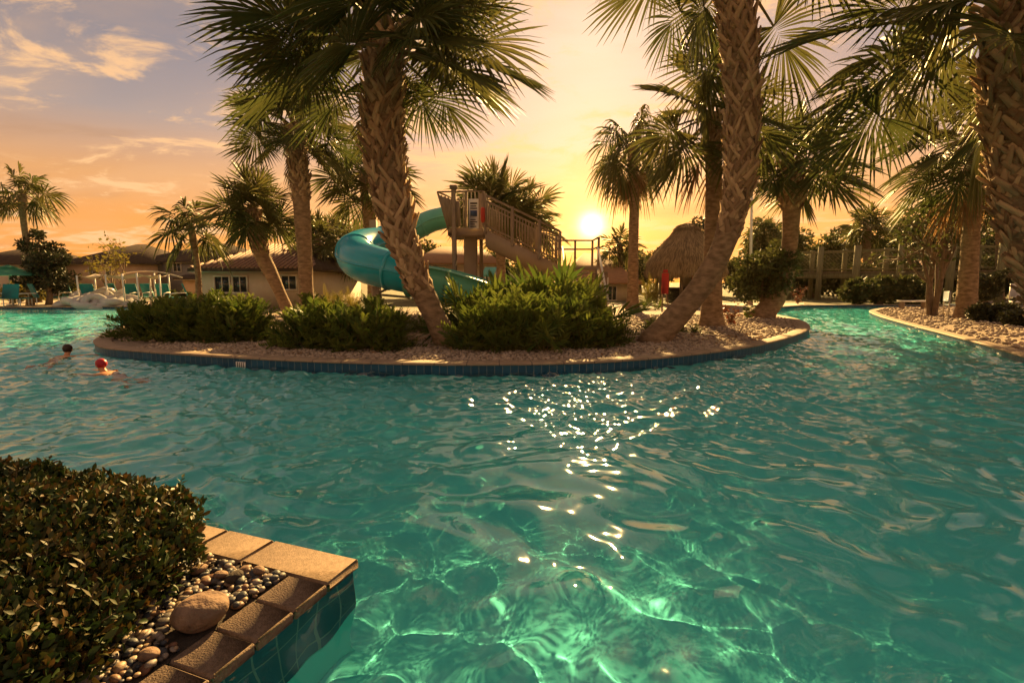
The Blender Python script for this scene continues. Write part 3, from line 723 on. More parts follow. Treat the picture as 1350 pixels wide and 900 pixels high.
leafy_mound('rounded yellow green shrub behind the pale strip of gravel', mells([(382, 458, 40, 410), (404, 460, 56, 396), (432, 459, 58, 392), (412, 450, 56, 388)]), 72)
leafy_mound('rounded shrub to the left of the thick leaning palm', mells([(455, 462, 56, 404), (485, 463, 66, 398), (515, 461, 52, 404), (492, 452, 60, 392)]), 73)
frond_shrub('low dark shrub behind the trunk of the thick leaning palm', mound(520, 600, 438, 1, 3, 5), 74, ln=.9)
leafy_mound('broad shrub to the right of the thick leaning palm', mells([(622, 462, 50, 410), (652, 463, 60, 396), (640, 454, 56, 386), (676, 459, 56, 384)]), 75, L0=.65, ll=.21, wd=.027, den=48)
leafy_mound('tallest shrub in front of the slide stairs', mells([(700, 462, 66, 392), (735, 460, 62, 388), (712, 450, 64, 372), (748, 452, 56, 378)]), 76, L0=.8, ll=.24, wd=.028, den=44)
leafy_mound('dense dark shrub below the sun', mells([(775, 458, 56, 402), (800, 456, 46, 410), (778, 448, 56, 390)]), 77, L0=.55, ll=.17, wd=.025, den=60)
def palmetto(label, spots, seed, n=16):
    rng = np.random.default_rng(seed); c0 = np.mean([at(*s[:2], .23) for s in spots], axis=0); root = empty('palmetto', tuple(c0), label, 'shrub', 'shrubs on the island'); lf = MB(); pt = MB()
    for px, py, s in spots:
        c = at(px, py, .23)
        for k in range(n):
            az = k*2.39996+rng.normal(0, .2); el = 1.42-1.0*((k+.5)/n)+rng.normal(0, .1)
            fan_frond(lf, pt, c+[rng.normal(0, .12), rng.normal(0, .12), 0], az, el, s*(.75+.45*rng.random()), .62*s*(.8+.4*rng.random()), 22, .2, rng, petw=.012, tipd=.12)
    part(lf, 'fan_leaves', M['shrub'], root); part(pt, 'stalks', M['petiole'], root, True)
palmetto('spiky fan palmetto rising behind the broad shrub left of the stairs', [(645, 446, 1.15), (672, 444, 1.2), (622, 448, .95)], 87)
palmetto('spiky fan palmetto rising behind the tallest shrub below the stairs', [(705, 443, 1.3), (735, 442, 1.35), (765, 445, 1.15)], 88)
palmetto('low fan palmetto in front of the dense dark shrub', [(690, 463, .62), (716, 464, .6)], 89, 12)
frond_shrub('small shrub behind the foot of the curved palm', mound(842, 905, 437, 2, 2, 9, (.55, .7)), 78, ln=.95)
frond_shrub('small clump of shrub between the curved palm and the straight palm', mound(893, 925, 441, 1, 2, 10, (.5, .65)), 79, ln=.9)
frond_shrub('low cycad like shrub at the foot of the sun side palm', mound(842, 872, 409, 1, 2, 11, (.8, .9)), 80, ln=1.2)
frond_shrub('yellow green shrub behind the left shrubs near the slide', mound(425, 470, 412, 1, 3, 12, (1.3, 1.5)), 82, ln=1.1, m=M['yellow'])
frond_shrub('grassy tuft in front of the thatched hut', mound(846, 866, 402, 1, 1, 14, (1.9, 2.1)), 84, ln=1.1, m=M['yellow'], up=1.1)

# ------------------------------------------------------------------ gravel beds
def in_poly(P, poly):
    x, y = P[:, 0], P[:, 1]; ins = np.zeros(len(P), bool); n = len(poly)
    for i in range(n):
        x0, y0 = poly[i]; x1, y1 = poly[(i+1) % n]
        c = ((y0 > y) != (y1 > y)) & (x < (x1-x0)*(y-y0)/(y1-y0+1e-12)+x0); ins ^= c
    return ins
isl_in = offset_line(island, .31)
bed = np.concatenate([isl_in, np.array([xy(985, 404)-0, xy(800, 404), xy(640, 406), xy(300, 408)])])
tag(poly_sheet('island_bed', bed, .235, M['gravel_bed']), kind='structure')
bank_in = offset_line(right, .31)
bbed = np.concatenate([bank_in, np.array([xy(1600, 470), xy(1600, 402.5), xy(1240, 403.0)])])
tag(poly_sheet('bank_bed', bbed, .194, M['gravel_bed']), kind='structure')
def gravel(name, poly, n, box, label, seed, smin=.03, smax=.06, zb=.235):
    rng = np.random.default_rng(seed); x0, x1, y0, y1 = box
    P = np.column_stack([x0+(x1-x0)*rng.random(n), y0+(y1-y0)*rng.random(n)]); P = P[in_poly(P, poly)]
    s = smin+(smax-smin)*rng.random(len(P))**2
    mb = MB(); bv, bf = ICO0
    th = rng.random(len(P))*6.28; sc_ = np.column_stack([s*(.8+.6*rng.random(len(P))), s*(.7+.4*rng.random(len(P))), s*(.45+.3*rng.random(len(P)))])
    V = bv[None]*(1+.35*(rng.random((len(P), 12, 1))-.5))*sc_[:, None, :]; ti = rng.normal(0, .4, len(P))[:, None]
    y_, z_ = V[:, :, 1].copy(), V[:, :, 2].copy(); V[:, :, 1] = np.cos(ti)*y_-np.sin(ti)*z_; V[:, :, 2] = np.sin(ti)*y_+np.cos(ti)*z_
    c, si = np.cos(th)[:, None], np.sin(th)[:, None]; x_, y_ = V[:, :, 0].copy(), V[:, :, 1].copy(); V[:, :, 0] = c*x_-si*y_; V[:, :, 1] = si*x_+c*y_
    V += np.column_stack([P, zb+s*.35])[:, None, :]
    fi = (bf[None]+np.arange(len(P))[:, None, None]*12).reshape(-1, 3)
    mb.add(V.reshape(-1, 3), None, fi, np.repeat(rng.random(len(P)), 12))
    return tag(mb.build(name, M['gravel']), label, 'gravel', kind='stuff')
gravel('gravel', bed, 17000, (-9, 8, 9, 13.2), 'pale shell gravel covering the front of the island', 1, .028, .055)
gravel('gravel', bed, 9000, (-11, 12, 13.2, 24), 'pale shell gravel covering the back of the island', 2, .04, .075)
gravel('gravel', bbed, 9000, (9, 30, 8.5, 34), 'orange lit shell gravel on the right bank', 3, .05, .09, .194)
def litter():
    rng = np.random.default_rng(31); n = 900; P = np.column_stack([-8+15*rng.random(n), 9+9*rng.random(n)]); P = P[in_poly(P, isl_in)]; n = len(P); mb = MB()
    D = np.column_stack([rng.normal(size=(n, 2)), rng.normal(0, .25, n)]); D /= np.linalg.norm(D, axis=1)[:, None]; Nn = np.column_stack([rng.normal(0, .4, (n, 2)), np.ones(n)]); Nn -= D*np.sum(Nn*D, 1)[:, None]; Nn /= np.linalg.norm(Nn, axis=1)[:, None]
    leaf_quads(mb, np.column_stack([P, .275+.03*rng.random(n)]), D, Nn, .06+.22*rng.random(n)**2, .012+.02*rng.random(n), rng.random(n))
    tag(mb.build('leaf_litter', M['palm_dead']), 'dry brown leaf scraps scattered over the island gravel', 'leaf litter', kind='stuff')
litter()
# fallen dry debris near the curved palm
def twig_plant(label, px, py, h, seed, m, n=8):
    rng = np.random.default_rng(seed); p = at(px, py); root = empty('small_plant', tuple(p), label, 'plant')
    st = MB(); lf = MB()
    for k in range(n):
        a = rng.random()*6.28; d = np.array([math.cos(a)*.45, math.sin(a)*.45, 1.]); P = p+d*np.linspace(0, 1, 5)[:, None]*h*(.6+.4*rng.random())+rng.normal(0, .02, (5, 3)); P[0] = p
        st.tube(P, np.linspace(.012, .005, 5), 4, False)
        C = P[rng.integers(1, 5, 14)]+rng.normal(0, .03, (14, 3)); D = rng.normal(0, 1, (14, 3)); D /= np.linalg.norm(D, axis=1)[:, None]; Nn = np.roll(D, 1, 1)
        leaf_quads(lf, C, D, Nn, .16, .04, rng.random(14))
    part(st, 'stems', M['bark'], root); part(lf, 'foliage', m, root)
twig_plant('small red leaved plant in the gravel to the right of the straight palm', 963, 428, .75, 3, M['shrub_red'])
twig_plant('sparse twiggy plant near the foot of the right end palm', 985, 421, .55, 4, M['shrub'], 6)
twig_plant('dry reddish plant growing against the left side of the tower', 568, 410, .9, 5, M['shrub_red'])
twig_plant('reddish bush on the far bank under the footbridge', 1052, 401, 1.2, 6, M['shrub_red'], 14)

# ------------------------------------------------------------------ foreground hedge
def hedge():
    rng = np.random.default_rng(9)
    root = empty('hedge', tuple(at(110, 830, .14)), 'dense dark green and rust leaved hedge filling the foreground planter', 'hedge')
    ell = []
    for px, py, r, h in [(205, 719, .26, .33), (112, 716, .36, .40), (20, 719, .42, .47), (-80, 722, .5, .5), (200, 761, .25, .35), (120, 761, .36, .45), (20, 766, .42, .5), (-80, 770, .5, .5), (150, 806, .26, .36), (60, 806, .36, .44), (-40, 812, .46, .5), (88, 863, .26, .32), (0, 863, .36, .42), (36, 915, .26, .30), (-50, 915, .36, .36), (160, 738, .26, .39), (170, 785, .22, .33)]:
        c = at(px, py, .14); ell.append((c[0], c[1], h*.42, r, h*.58))
    lf = MB(); tw = MB()
    for (x, y, z, r, rz) in ell:
        n = int(9000*r*(r+rz)*1.5)
        v = rng.normal(size=(n, 3)); v /= np.linalg.norm(v, axis=1)[:, None]; v[:, 2] = np.where(v[:, 2] < -.45, -v[:, 2], v[:, 2])
        lump = 1+.10*np.sin(v[:, 0]*7+x*5)*np.sin(v[:, 1]*6+y*3)+.06*np.sin(v[:, 2]*11+x)
        dep = 1-.32*rng.random(n)**2.2+.05*rng.random(n)
        C = np.array([x, y, .14+z])+v*[r, r, rz]*(lump*dep)[:, None]
        C[:, 2] = np.maximum(C[:, 2], .16)
        D = v*.55+rng.normal(0, .62, (n, 3))+[0, 0, .35]; D /= np.linalg.norm(D, axis=1)[:, None]
        Nn = v+rng.normal(0, .45, (n, 3)); Nn -= D*np.sum(Nn*D, 1)[:, None]; Nn /= np.linalg.norm(Nn, axis=1)[:, None]
        ln = .034+.028*rng.random(n); wd = ln*.25; S = np.cross(D, Nn)
        l3, w3 = ln[:, None], wd[:, None]
        V = np.stack([C, C+D*l3*.3+S*w3*.85+Nn*w3*.35, C+D*l3*.65+S*w3*.9+Nn*w3*.3, C+D*l3-Nn*l3*.10, C+D*l3*.65-S*w3*.9+Nn*w3*.3, C+D*l3*.3-S*w3*.85+Nn*w3*.35, C+D*l3*.5], 1)
        i = np.arange(n)[:, None]*7
        t = np.concatenate([i+np.array([[a, (a+1) % 6, 6]]) for a in range(6)], 0)
        tn = np.clip(rng.random(n)**3.4, 0, 1)
        lf.add(V.reshape(-1, 3), None, t, np.repeat(tn, 7))
        for k in range(int(40*r)):
            vv = v[k]; p0 = np.array([x, y, .14])+[rng.normal(0, .08), rng.normal(0, .08), 0]; p1 = np.array([x, y, .14+z])+vv*[r, r, rz]*.9
            p1[2] = max(p1[2], .18); tw.tube([p0, (p0+p1)/2+[0, 0, .05], p1], [.008, .006, .003], 4, False)
    for k in range(150):          # young shoots standing out of the clipped surface
        x, y, z, r, rz = ell[rng.integers(0, len(ell))]
        v = rng.normal(size=3); v /= np.linalg.norm(v); v[2] = abs(v[2])
        p = np.array([x, y, .14+z])+v*[r, r, rz]*.92; d = nrm(v*.5+[0, 0, .7]+rng.normal(0, .25, 3)); L_ = .05+.09*rng.random(); tw.tube([p, p+d*L_], [.0035, .002], 4, False)
        n = 9; C = p+d*(L_*np.linspace(.1, 1, n))[:, None]; a = np.arange(n)*2.4; A = nrm(np.cross(d, [1., .1, 0])); B = np.cross(d, A)
        D = (np.cos(a)[:, None]*A+np.sin(a)[:, None]*B)*.8+d*.6; D /= np.linalg.norm(D, axis=1)[:, None]
        Nn = d-D*np.sum(D*d, 1)[:, None]; Nn /= np.linalg.norm(Nn, axis=1)[:, None]; leaf_quads(lf, C, D, Nn, .035+.03*rng.random(n), .011, np.clip(rng.random()*.7, 0, 1))
    o = part(lf, 'foliage', M['hedge'], root, True); part(tw, 'branches', M['bark'], root)
hedge()

# ------------------------------------------------------------------ trees beyond
def tree(label, px, Y, top, wpx, seed, m='tree_leaf', base=None, trunk_px=4, nclump=34, leaf=.22, per=95, group='trees beyond the pool', z0=.19, squash=1.):
    rng = np.random.default_rng(seed); s = Y/900
    b = atY(px, 400, Y); b[2] = z0; H = atY(px, top, Y)[2]-z0; r = wpx/2*s
    root = empty('tree', tuple(b), label, 'tree', group)
    tr = MB(); lf = MB(); ch = base if base is not None else .34
    tp = b+[rng.normal(0, .03*H), 0, H*(ch+.2)]
    tr.tube([b-[0, 0, .1], (b+tp)/2+[rng.normal(0, .03*H), 0, 0], tp], np.array([1.1, .85, .55])*trunk_px*s, 7)
    cz = b[2]+H*(1+ch)/2; rz = H*(1-ch)/2
    for k in range(nclump):
        v = rng.normal(size=3); v /= np.linalg.norm(v); q = rng.random()**.45
        c = np.array([b[0], b[1], cz])+v*[r*.82, r*.82, rz*.85]*q*(1+.15*rng.normal())
        if k < nclump//2: tr.tube([tp-[0, 0, H*.12*rng.random()], (tp+c)/2+[0, 0, .04*H], c], np.array([.45, .3, .12])*trunk_px*s, 5, False)
        cr_ = r*(.2+.2*rng.random()); n = per
        u = rng.normal(size=(n, 3)); u /= np.linalg.norm(u, axis=1)[:, None]; C = c+u*[1, 1, .75]*cr_*(rng.random((n, 1))**.4)
        D = u*.6+rng.normal(0, .6, (n, 3)); D /= np.linalg.norm(D, axis=1)[:, None]; Nn = rng.normal(size=(n, 3)); Nn -= D*np.sum(Nn*D, 1)[:, None]; Nn /= np.linalg.norm(Nn, axis=1)[:, None]
        leaf_quads(lf, C, D, Nn, leaf*(.7+.6*rng.random(n)), leaf*.28, np.clip(.5+.25*rng.normal()+rng.normal(0, .2, n), 0, 1))
    part(tr, 'trunk', M['bark'], root, True); part(lf, 'crown', M[m], root)
    return root
tree('round dark glossy tree standing beside the green umbrella', 64, 46, 308, 62, 1, 'tree_leaf_dark', base=.06, nclump=60, leaf=.26, per=110, group='trees by the far deck')
tree('dense rounded shrub tree left of the right end palm', 1005, 30, 318, 88, 2, 'tree_leaf', base=.10, nclump=70, leaf=.17, per=130, group='trees by the far deck')
tree('dark dense bush standing beside the right bank trunk behind the netting', 1297, 41, 352, 36, 3, 'tree_leaf_dark', base=.05, nclump=40, leaf=.2)
for k, a in enumerate([
        ('dark leafy tree just left of the thatched hut roof', 872, 80, 322, 44, 'tree_leaf'), ('dark tree showing over the peak of the thatched hut', 915, 78, 288, 66, 'tree_leaf_dark'),
        ('tall loose tree right of the curved palm, its top near the right end palm', 1008, 72, 283, 70, 'tree_leaf'), ('loose crowned tree directly behind the right end palm', 1040, 76, 292, 54, 'tree_leaf'),
        ('low broad tree left of the first footbridge posts', 1080, 80, 306, 62, 'tree_leaf'), ('reddish dark tree over the second footbridge post', 1103, 82, 293, 46, 'tree_leaf_dark'),
        ('broad tree over the middle of the footbridge', 1178, 78, 292, 58, 'tree_leaf_dark'), ('tall feathery tree over the footbridge left of the right bank palm', 1229, 60, 250, 100, 'tree_leaf'),
        ('shadowy tree behind the right bank palm', 1262, 70, 282, 60, 'tree_leaf'), ('leafy tree behind the right edge palm trunk', 1318, 66, 278, 84, 'tree_leaf'), ('tree at the far right beyond the netting', 1372, 62, 268, 84, 'tree_leaf'),
        ('low dense tree left of the slide behind the small palm', 438, 62, 312, 64, 'tree_leaf'), ('low tree behind the stout palm', 395, 66, 330, 50, 'tree_leaf'), ('leafy tree under the tower platform', 555, 66, 318, 70, 'tree_leaf'),
        ('low leafy tree between the tower posts and the stairs', 648, 64, 326, 60, 'tree_leaf'), ('tree below the pair of palms behind the stairs', 705, 70, 332, 62, 'tree_leaf'),
        ('hazy tree on the skyline right of the sun', 842, 95, 330, 50, 'tree_leaf'), ('hazy low tree on the skyline left of the thatched hut', 808, 100, 338, 46, 'tree_leaf')]):
    tree(a[0], a[1], a[2], a[3], a[4], 100+k, a[5], base=.12, nclump=44, leaf=.42, per=100)
for k, (px, yy, top, wp) in enumerate([(975, 70, 335, 60), (1045, 68, 338, 60), (1075, 66, 345, 56), (1110, 66, 340, 58), (1145, 64, 345, 56), (1180, 64, 338, 58), (1215, 62, 342, 60), (1250, 60, 335, 60), (1285, 60, 340, 60), (1320, 58, 332, 62), (1358, 56, 336, 64)]):
    tree('leafy bush in the hedge row seen through the footbridge, number %s from the left' % ['one', 'two', 'three', 'four', 'five', 'six', 'seven', 'eight', 'nine', 'ten', 'eleven'][k], px, yy, top, wp, 400+k, 'tree_leaf', base=.0, nclump=34, leaf=.4, per=80, group='hedge row behind the footbridge')
for k, (px, py, hp, wp) in enumerate([(1128, 402, 36, 40), (1160, 402, 38, 44), (1195, 402, 36, 44), (1222, 402, 30, 34)]):
    tree(['low clipped dark bush under the left part of the footbridge', 'dark bush second from left under the footbridge', 'dark bush with light tips under the middle of the footbridge', 'small dark bush next to the thin crepe trunks'][k], px, 47.5+.2*k, 402-hp, wp, 200+k, 'tree_leaf', base=.0, nclump=34, leaf=.3, per=90, group='bushes under the footbridge')
for k, (px, py, wp, hp) in enumerate([(1300, 424, 40, 22), (1325, 420, 42, 20), (1352, 430, 44, 20)]):
    yy = dist(py)
    tree(['low rounded shrub right beside the right bank palm', 'low rounded shrub between the posts and the right edge', 'low shrub cut off by the right edge of the picture'][k], px, yy, py-hp, wp, 210+k, 'tree_leaf_dark', base=.0, nclump=34, leaf=.13, per=90, group='low shrubs on the right bank')
def bare_tree(label, px, py, Y, top, seed, n=9, spread=.35, base_r=.05, lm=None, group=None, leaves=0):
    rng = np.random.default_rng(seed); b = atY(px, py, Y); b[2] = .19; H = atY(px, top, Y)[2]-.19
    root = empty('tree', tuple(b), label, 'tree', group); mb = MB(); lf = MB()
    def br(p, d, L_, r, lev):
        q = [p]
        for k in range(4): d = nrm(d+rng.normal(0, .12, 3)+[0, 0, .04]); q.append(q[-1]+d*L_/4)
        mb.tube(q, np.linspace(r, r*.55, 5), 5, False)
        if lev > 0:
            for k in range(3 if lev > 1 else 4):
                i = rng.integers(2, 5); br(q[i], nrm(d+rng.normal(0, .45, 3)), L_*.62, r*.5, lev-1)
        elif leaves:
            C = np.array(q)[rng.integers(0, 5, leaves)]+rng.normal(0, .12, (leaves, 3)); D = rng.normal(size=(leaves, 3)); D /= np.linalg.norm(D, axis=1)[:, None]
            leaf_quads(lf, C, D, np.roll(D, 1, 1), .3, .08, rng.random(leaves))
    for k in range(n):
        a = k*2.4; br(b+[.12*math.cos(a), .12*math.sin(a), 0], nrm([math.cos(a)*spread, math.sin(a)*spread, 1]), H*.5, base_r, 2)
    part(mb, 'trunk', M['bark'], root, True)
    if leaves: part(lf, 'crown', M[lm or 'tree_leaf'], root)
bare_tree('nearly bare twiggy tree in front of the cream and grey houses', 155, 395, 50, 305, 3, 5, .35, .07, 'yellow', leaves=5)
bare_tree('slender multi stemmed tree on the right bank left of the red brown palm', 1228, 411, 32, 238, 6, 6, .10, .11, 'tree_leaf', leaves=7)

# ------------------------------------------------------------------ water slide
def slide():
    root = empty('water_slide', tuple(at(500, 404)), 'curling teal tube slide running down to an open flume behind the leaning palm', 'water slide')
    pts = [(592, 286, 27.3, .52), (570, 291, 27.4, .54), (548, 301, 27.3, .58), (525, 312, 26.8, .62), (500, 319, 25.8, .68), (480, 324, 24.8, .74), (469, 332, 23.7, .78), (473, 342, 22.6, .8), (492, 350, 21.9, .8), (520, 357, 21.6, .76), (545, 363, 21.5, .72)]
    P = np.array([atY(a, b, c) for a, b, c, r in pts]); Rr = np.array([p[3]*.80 for p in pts])
    S = smooth_line(P, .12); Ri = np.interp(np.linspace(0, 1, len(S)), np.linspace(0, 1, len(pts)), Rr)
    k0 = int(len(S)*.36)
    for nm, m, a, b in (('upper_tube', 'seafoam', 0, k0+1), ('curl_tube', 'teal', k0, len(S))):
        mb = MB(); mb.tube(S[a:b], Ri[a:b], 28, False); o = part(mb, nm, M[m], root, True)
        fl_ = MB(); T = np.gradient(S, axis=0); idx = range(a+ (8 if a == 0 else 0), b, 17)
        for i in idx:
            i = min(max(i, 1), len(S)-2); t = T[i]/np.linalg.norm(T[i])
            fl_ = MB(); fl_.tube([S[i]-t*.055, S[i]-t*.05, S[i]+t*.05, S[i]+t*.055], [Ri[i]*.98, Ri[i]*1.06, Ri[i]*1.06, Ri[i]*.98], 28, False); part(fl_, 'joint_flange', M[m], o, False)
        # moulded seam along both sides of the tube
        sm = MB(); A = np.cross(T, ZUP); A /= np.linalg.norm(A, axis=1)[:, None]
        for sg in (-1, 1): sm.tube(S[a:b]+A[a:b]*sg*Ri[a:b, None], .035, 6, False)
        part(sm, 'side_seam', M[m], o, True)
    # open flume
    q = [(540, 360, 21.5), (566, 363, 21.4), (592, 368, 21.3), (620, 376, 21.2), (650, 386, 21.1)]
    G = smooth_line(np.array([atY(*a) for a in q]), .15); r = .74; th = np.linspace(PI*1.0, PI*2.0, 15); T = np.gradient(G, axis=0); T /= np.linalg.norm(T, axis=1)[:, None]
    A = np.cross(T, ZUP); A /= np.linalg.norm(A, axis=1)[:, None]; B = np.cross(A, T)
    prof = [(r*math.cos(t)*1.05, r*math.sin(t)) for t in th]; prof = [(-r*1.05-.08, .24), (-r*1.05, .26)]+prof+[(r*1.05, .26), (r*1.05+.08, .24)]
    inn = [(a*.95, b+.03) for a, b in prof[::-1]]
    mb = MB(); full = prof+inn; n = len(full); v = np.concatenate([[g+a*x+b*y for x, y in full] for g, a, b in zip(G, A, B)])
    qd = [[i*n+k, i*n+(k+1) % n, (i+1)*n+(k+1) % n, (i+1)*n+k] for i in range(len(G)-1) for k in range(n)]
    mb.add(v, qd); fo = part(mb, 'flume', M['seafoam'], root, True)
    for i in (1, len(G)//2, len(G)-2):
        v = np.concatenate([[G[i]+T[i]*o+A[i]*x*1.05+B[i]*(y*1.05) for x, y in prof] for o in (-.05, .05)]); m_ = len(prof)
        fg = MB(); fg.add(v, [[k, k+1, m_+k+1, m_+k] for k in range(m_-1)]); part(fg, 'flume_flange', M['seafoam'], fo)
    # supports
    for nm, (px, py, Yy, w) in (('support_column', (496, 352, 23.2, .24)), ('support_column', (492, 290, 26.9, .28)), ('support_column', (612, 385, 21.3, .2))):
        mb = MB(); t = atY(px, py, Yy); mb.bar((t[0], t[1], .15), t, w, bev=.02); part(mb, nm, M['concrete'], root)
    mb = MB(); a = atY(495, 388, 23.2); b = atY(540, 392, 23.2); mb.bar(a, b, .08, bev=.01); a2 = atY(530, 372, 22.6); mb.bar(a, a2, .07, bev=.01); part(mb, 'support_arm', M['concrete'], root)
slide()

# ------------------------------------------------------------------ slide tower with stairs
def tower():
    Y0 = 26.0*S_; g = lambda px, py, dy=0: atW(px, py, Y0+dy)
    root = empty('slide_tower', tuple(at(620, 426)), 'raised slide platform on thick posts with slatted rails and a long staircase', 'tower')
    pl = MB(); a = g(590, 300); b = g(637, 311); zt, zb = a[2], b[2]
    pl.box(((a[0]+b[0])/2, Y0+.95, (zt+zb)/2), (b[0]-a[0], 1.9, zt-zb), bev=.02); plat = part(pl, 'platform', M['concrete'], root)
    for px, w, dy, top in ((620.5, .5, .9, 311), (598, .17, -.06, 247), (634, .15, 1.8, 255)):
        mb = MB(); t = g(px, top, dy); mb.bar((t[0], t[1], .1), t, w, bev=.02); c = part(mb, 'post', M['wood'] if w < .4 else M['concrete'], root)
        if top == 247:
            cp = MB(); cp.box(t, (.27, .27, .14), bev=.02); part(cp, 'post_cap', M['wood'], c)
    # flared slat wall at the left of the platform
    sl = MB(); top0, top1, bo0, bo1 = g(578.5, 257), g(606, 266, -.1), g(592.5, 299), g(607, 299, -.1)
    for k in range(6):
        u = (k+.5)/6; sl.bar(bo0+(bo1-bo0)*u, top0+(top1-top0)*u+[0, 0, .0], .13, .035, up=(0, 1, 0))
    part(sl, 'flared_slat_wall', M['wood'], root)
    rl = MB(); tl = g(577, 253); tr_ = g(636, 252)
    rl.bar(tl, tr_, .06, .05); rl.bar(g(577, 253), g(591, 301), .08, .05, up=(0, 1, 0)); rl.bar(tl, tl+[.5, 1.9, 0], .06, .05); rl.bar(tr_, tr_+[0, 1.9, 0], .06, .05); rl.bar(tl+[.5, 1.9, 0], tr_+[0, 1.9, 0], .06, .05)
    part(rl, 'top_rail', M['wood'], root)
    bl = MB()
    for k in range(5):
        p = g(611+k*5, 299, 1.75); q = g(611+k*5, 253, 1.75); bl.bar(p, q, .045)
    part(bl, 'balusters', M['wood'], root)
    for px in (614.5, 637.5):
        mb = MB(); mb.bar(g(px, 299, .02), g(px, 252, .02), .09, bev=.01); part(mb, 'rail_post', M['wood'], root)
    # rules board with blue panel and lines of print
    bd = MB(); bd.box((g(624.5, 282, -.06)), (.36, .03, 1.08), bev=.005); board = part(bd, 'rules_board', M['white'], root)
    tx = MB()
    for k, (y0, y1, x0, x1) in enumerate([(267, 269, 620, 629), (271, 272.4, 620, 628), (274, 275.4, 620, 629), (289, 290.2, 620, 627), (292, 293.2, 620, 629), (295, 296.2, 620, 626), (298, 299, 620, 628)]):
        c = (g((x0+x1)/2, (y0+y1)/2, -.08)); tx.box(c, ((x1-x0)*.0289, .008, (y1-y0)*.0289))
    part(tx, 'print_lines', M['dark'], board)
    tx = MB(); tx.box(g(624.5, 281.5, -.08), (.25, .01, .22)); blue = mat('sign_blue', (.05, .075, .16), (.045, .065, .14), rough=.5); part(tx, 'blue_panel', blue, board)
    # staircase descending to the right
    s0, s1 = g(640, 305), g(738, 352); down = (s1-s0); n = 16
    st = MB()
    for dy in (0, 1.5):
        o = np.array([0, dy, 0]); st.bar(s0+o, s1+o+[.0, 0, 0], .09, .5, up=(0, 1, 0)) if False else None
        d = s1-s0; h = .56
        v = []
        for p in (s0+o, s1+o):
            for yy in (-.05, .05):
                v += [p+[0, yy, .05], p+[0, yy, -h]]
        st.add(v, [[0, 1, 5, 4], [2, 6, 7, 3], [0, 4, 6, 2], [1, 3, 7, 5], [0, 2, 3, 1], [4, 5, 7, 6]])
    part(st, 'stringers', M['concrete'], root)
    tr2 = MB()
    for k in range(n):
        p = s0+down*((k+.5)/n); tr2.box(p+[0, .75, .03], (.26, 1.42, .05), bev=.008)
    part(tr2, 'treads', M['wood'], root)
    for dy in (-.02, 1.52):
        o = np.array([0, dy, 0]); rr = MB()
        for zz, th in ((1.32, .07), (1.12, .05), (.22, .06)):
            rr.bar(s0+o+[0, 0, zz], s1+o+[0, 0, zz], th)
        rr.bar(s1+o+[0, 0, 1.32], s1+o+[0, 0, -.1], .09)
        rail = part(rr, 'stair_rail', M['wood'], root)
        bb = MB()
        for k in range(25):
            p = s0+o+down*(k+.5)/25; bb.bar(p+[0, 0, .22], p+[0, 0, 1.12], .04)
        part(bb, 'balusters', M['wood'], rail)
        for u in (.0, .36, .72):
            mb = MB(); p = s0+o+down*u; mb.bar(p+[0, 0, -.1], p+[0, 0, 1.38], .11, bev=.01); part(mb, 'newel_post', M['wood'], rail)
    # landing and lower flight toward the pool
    ln_ = MB(); c = s1+[.75, .75, -.03]; ln_.box(c, (1.5, 1.6, .16), bev=.01); part(ln_, 'landing', M['concrete'], root)
    for dx, dy in ((.1, .05), (1.42, .05), (.1, 1.45), (1.42, 1.45)):
        mb = MB(); p = s1+[dx, dy, 0]; mb.bar((p[0], p[1], .1), p+[0, 0, -.12], .2, bev=.02); part(mb, 'post', M['concrete'], root)
    lr = MB(); e = s1+[1.45, 1.5, 0]
    for zz in (1.1, .75): lr.bar(s1+[0, 1.5, zz], e+[0, 0, zz], .06); lr.bar(e+[0, 0, zz], s1+[1.45, 0, zz], .05)
    for p in (e, s1+[1.45, 0, 0], s1+[.75, 1.5, 0]): lr.bar(p, p+[0, 0, 1.1], .08)
    part(lr, 'landing_rail', M['wood'], root)
    fl2 = MB(); nn = 9
    for k in range(nn):
        u = (k+.5)/nn; fl2.box(s1+[.75, -.15-2.2*u, -.12-(s1[2]-.3)*u], (1.2, .27, .05), bev=.008)
    part(fl2, 'lower_treads', M['wood'], root)
    for dx in (.08, 1.42):
        mb = MB(); mb.bar(s1+[dx, 0, -.1], np.array([s1[0]+dx, s1[1]-2.4, .2]), .08, .25); part(mb, 'lower_stringer', M['concrete'], root)
        mb = MB(); mb.bar(s1+[dx, 0, .75], np.array([s1[0]+dx, s1[1]-2.4, 1.05]), .06); part(mb, 'lower_handrail', M['white'], root)
tower()
rf = MB(); p = atY(636.5, 283, 25.86)
prof = [(.0, -.3), (.05, -.28), (.08, -.2), (.085, .17), (.065, .25), (.0, .28)]
rf.lathe(prof, (0, 0, 0), 14); o = rf.build('rescue_float', M['red'], None, True); o.location = p
tag(o, 'red rescue float hung on the platform rail beside the rules board', 'rescue float')

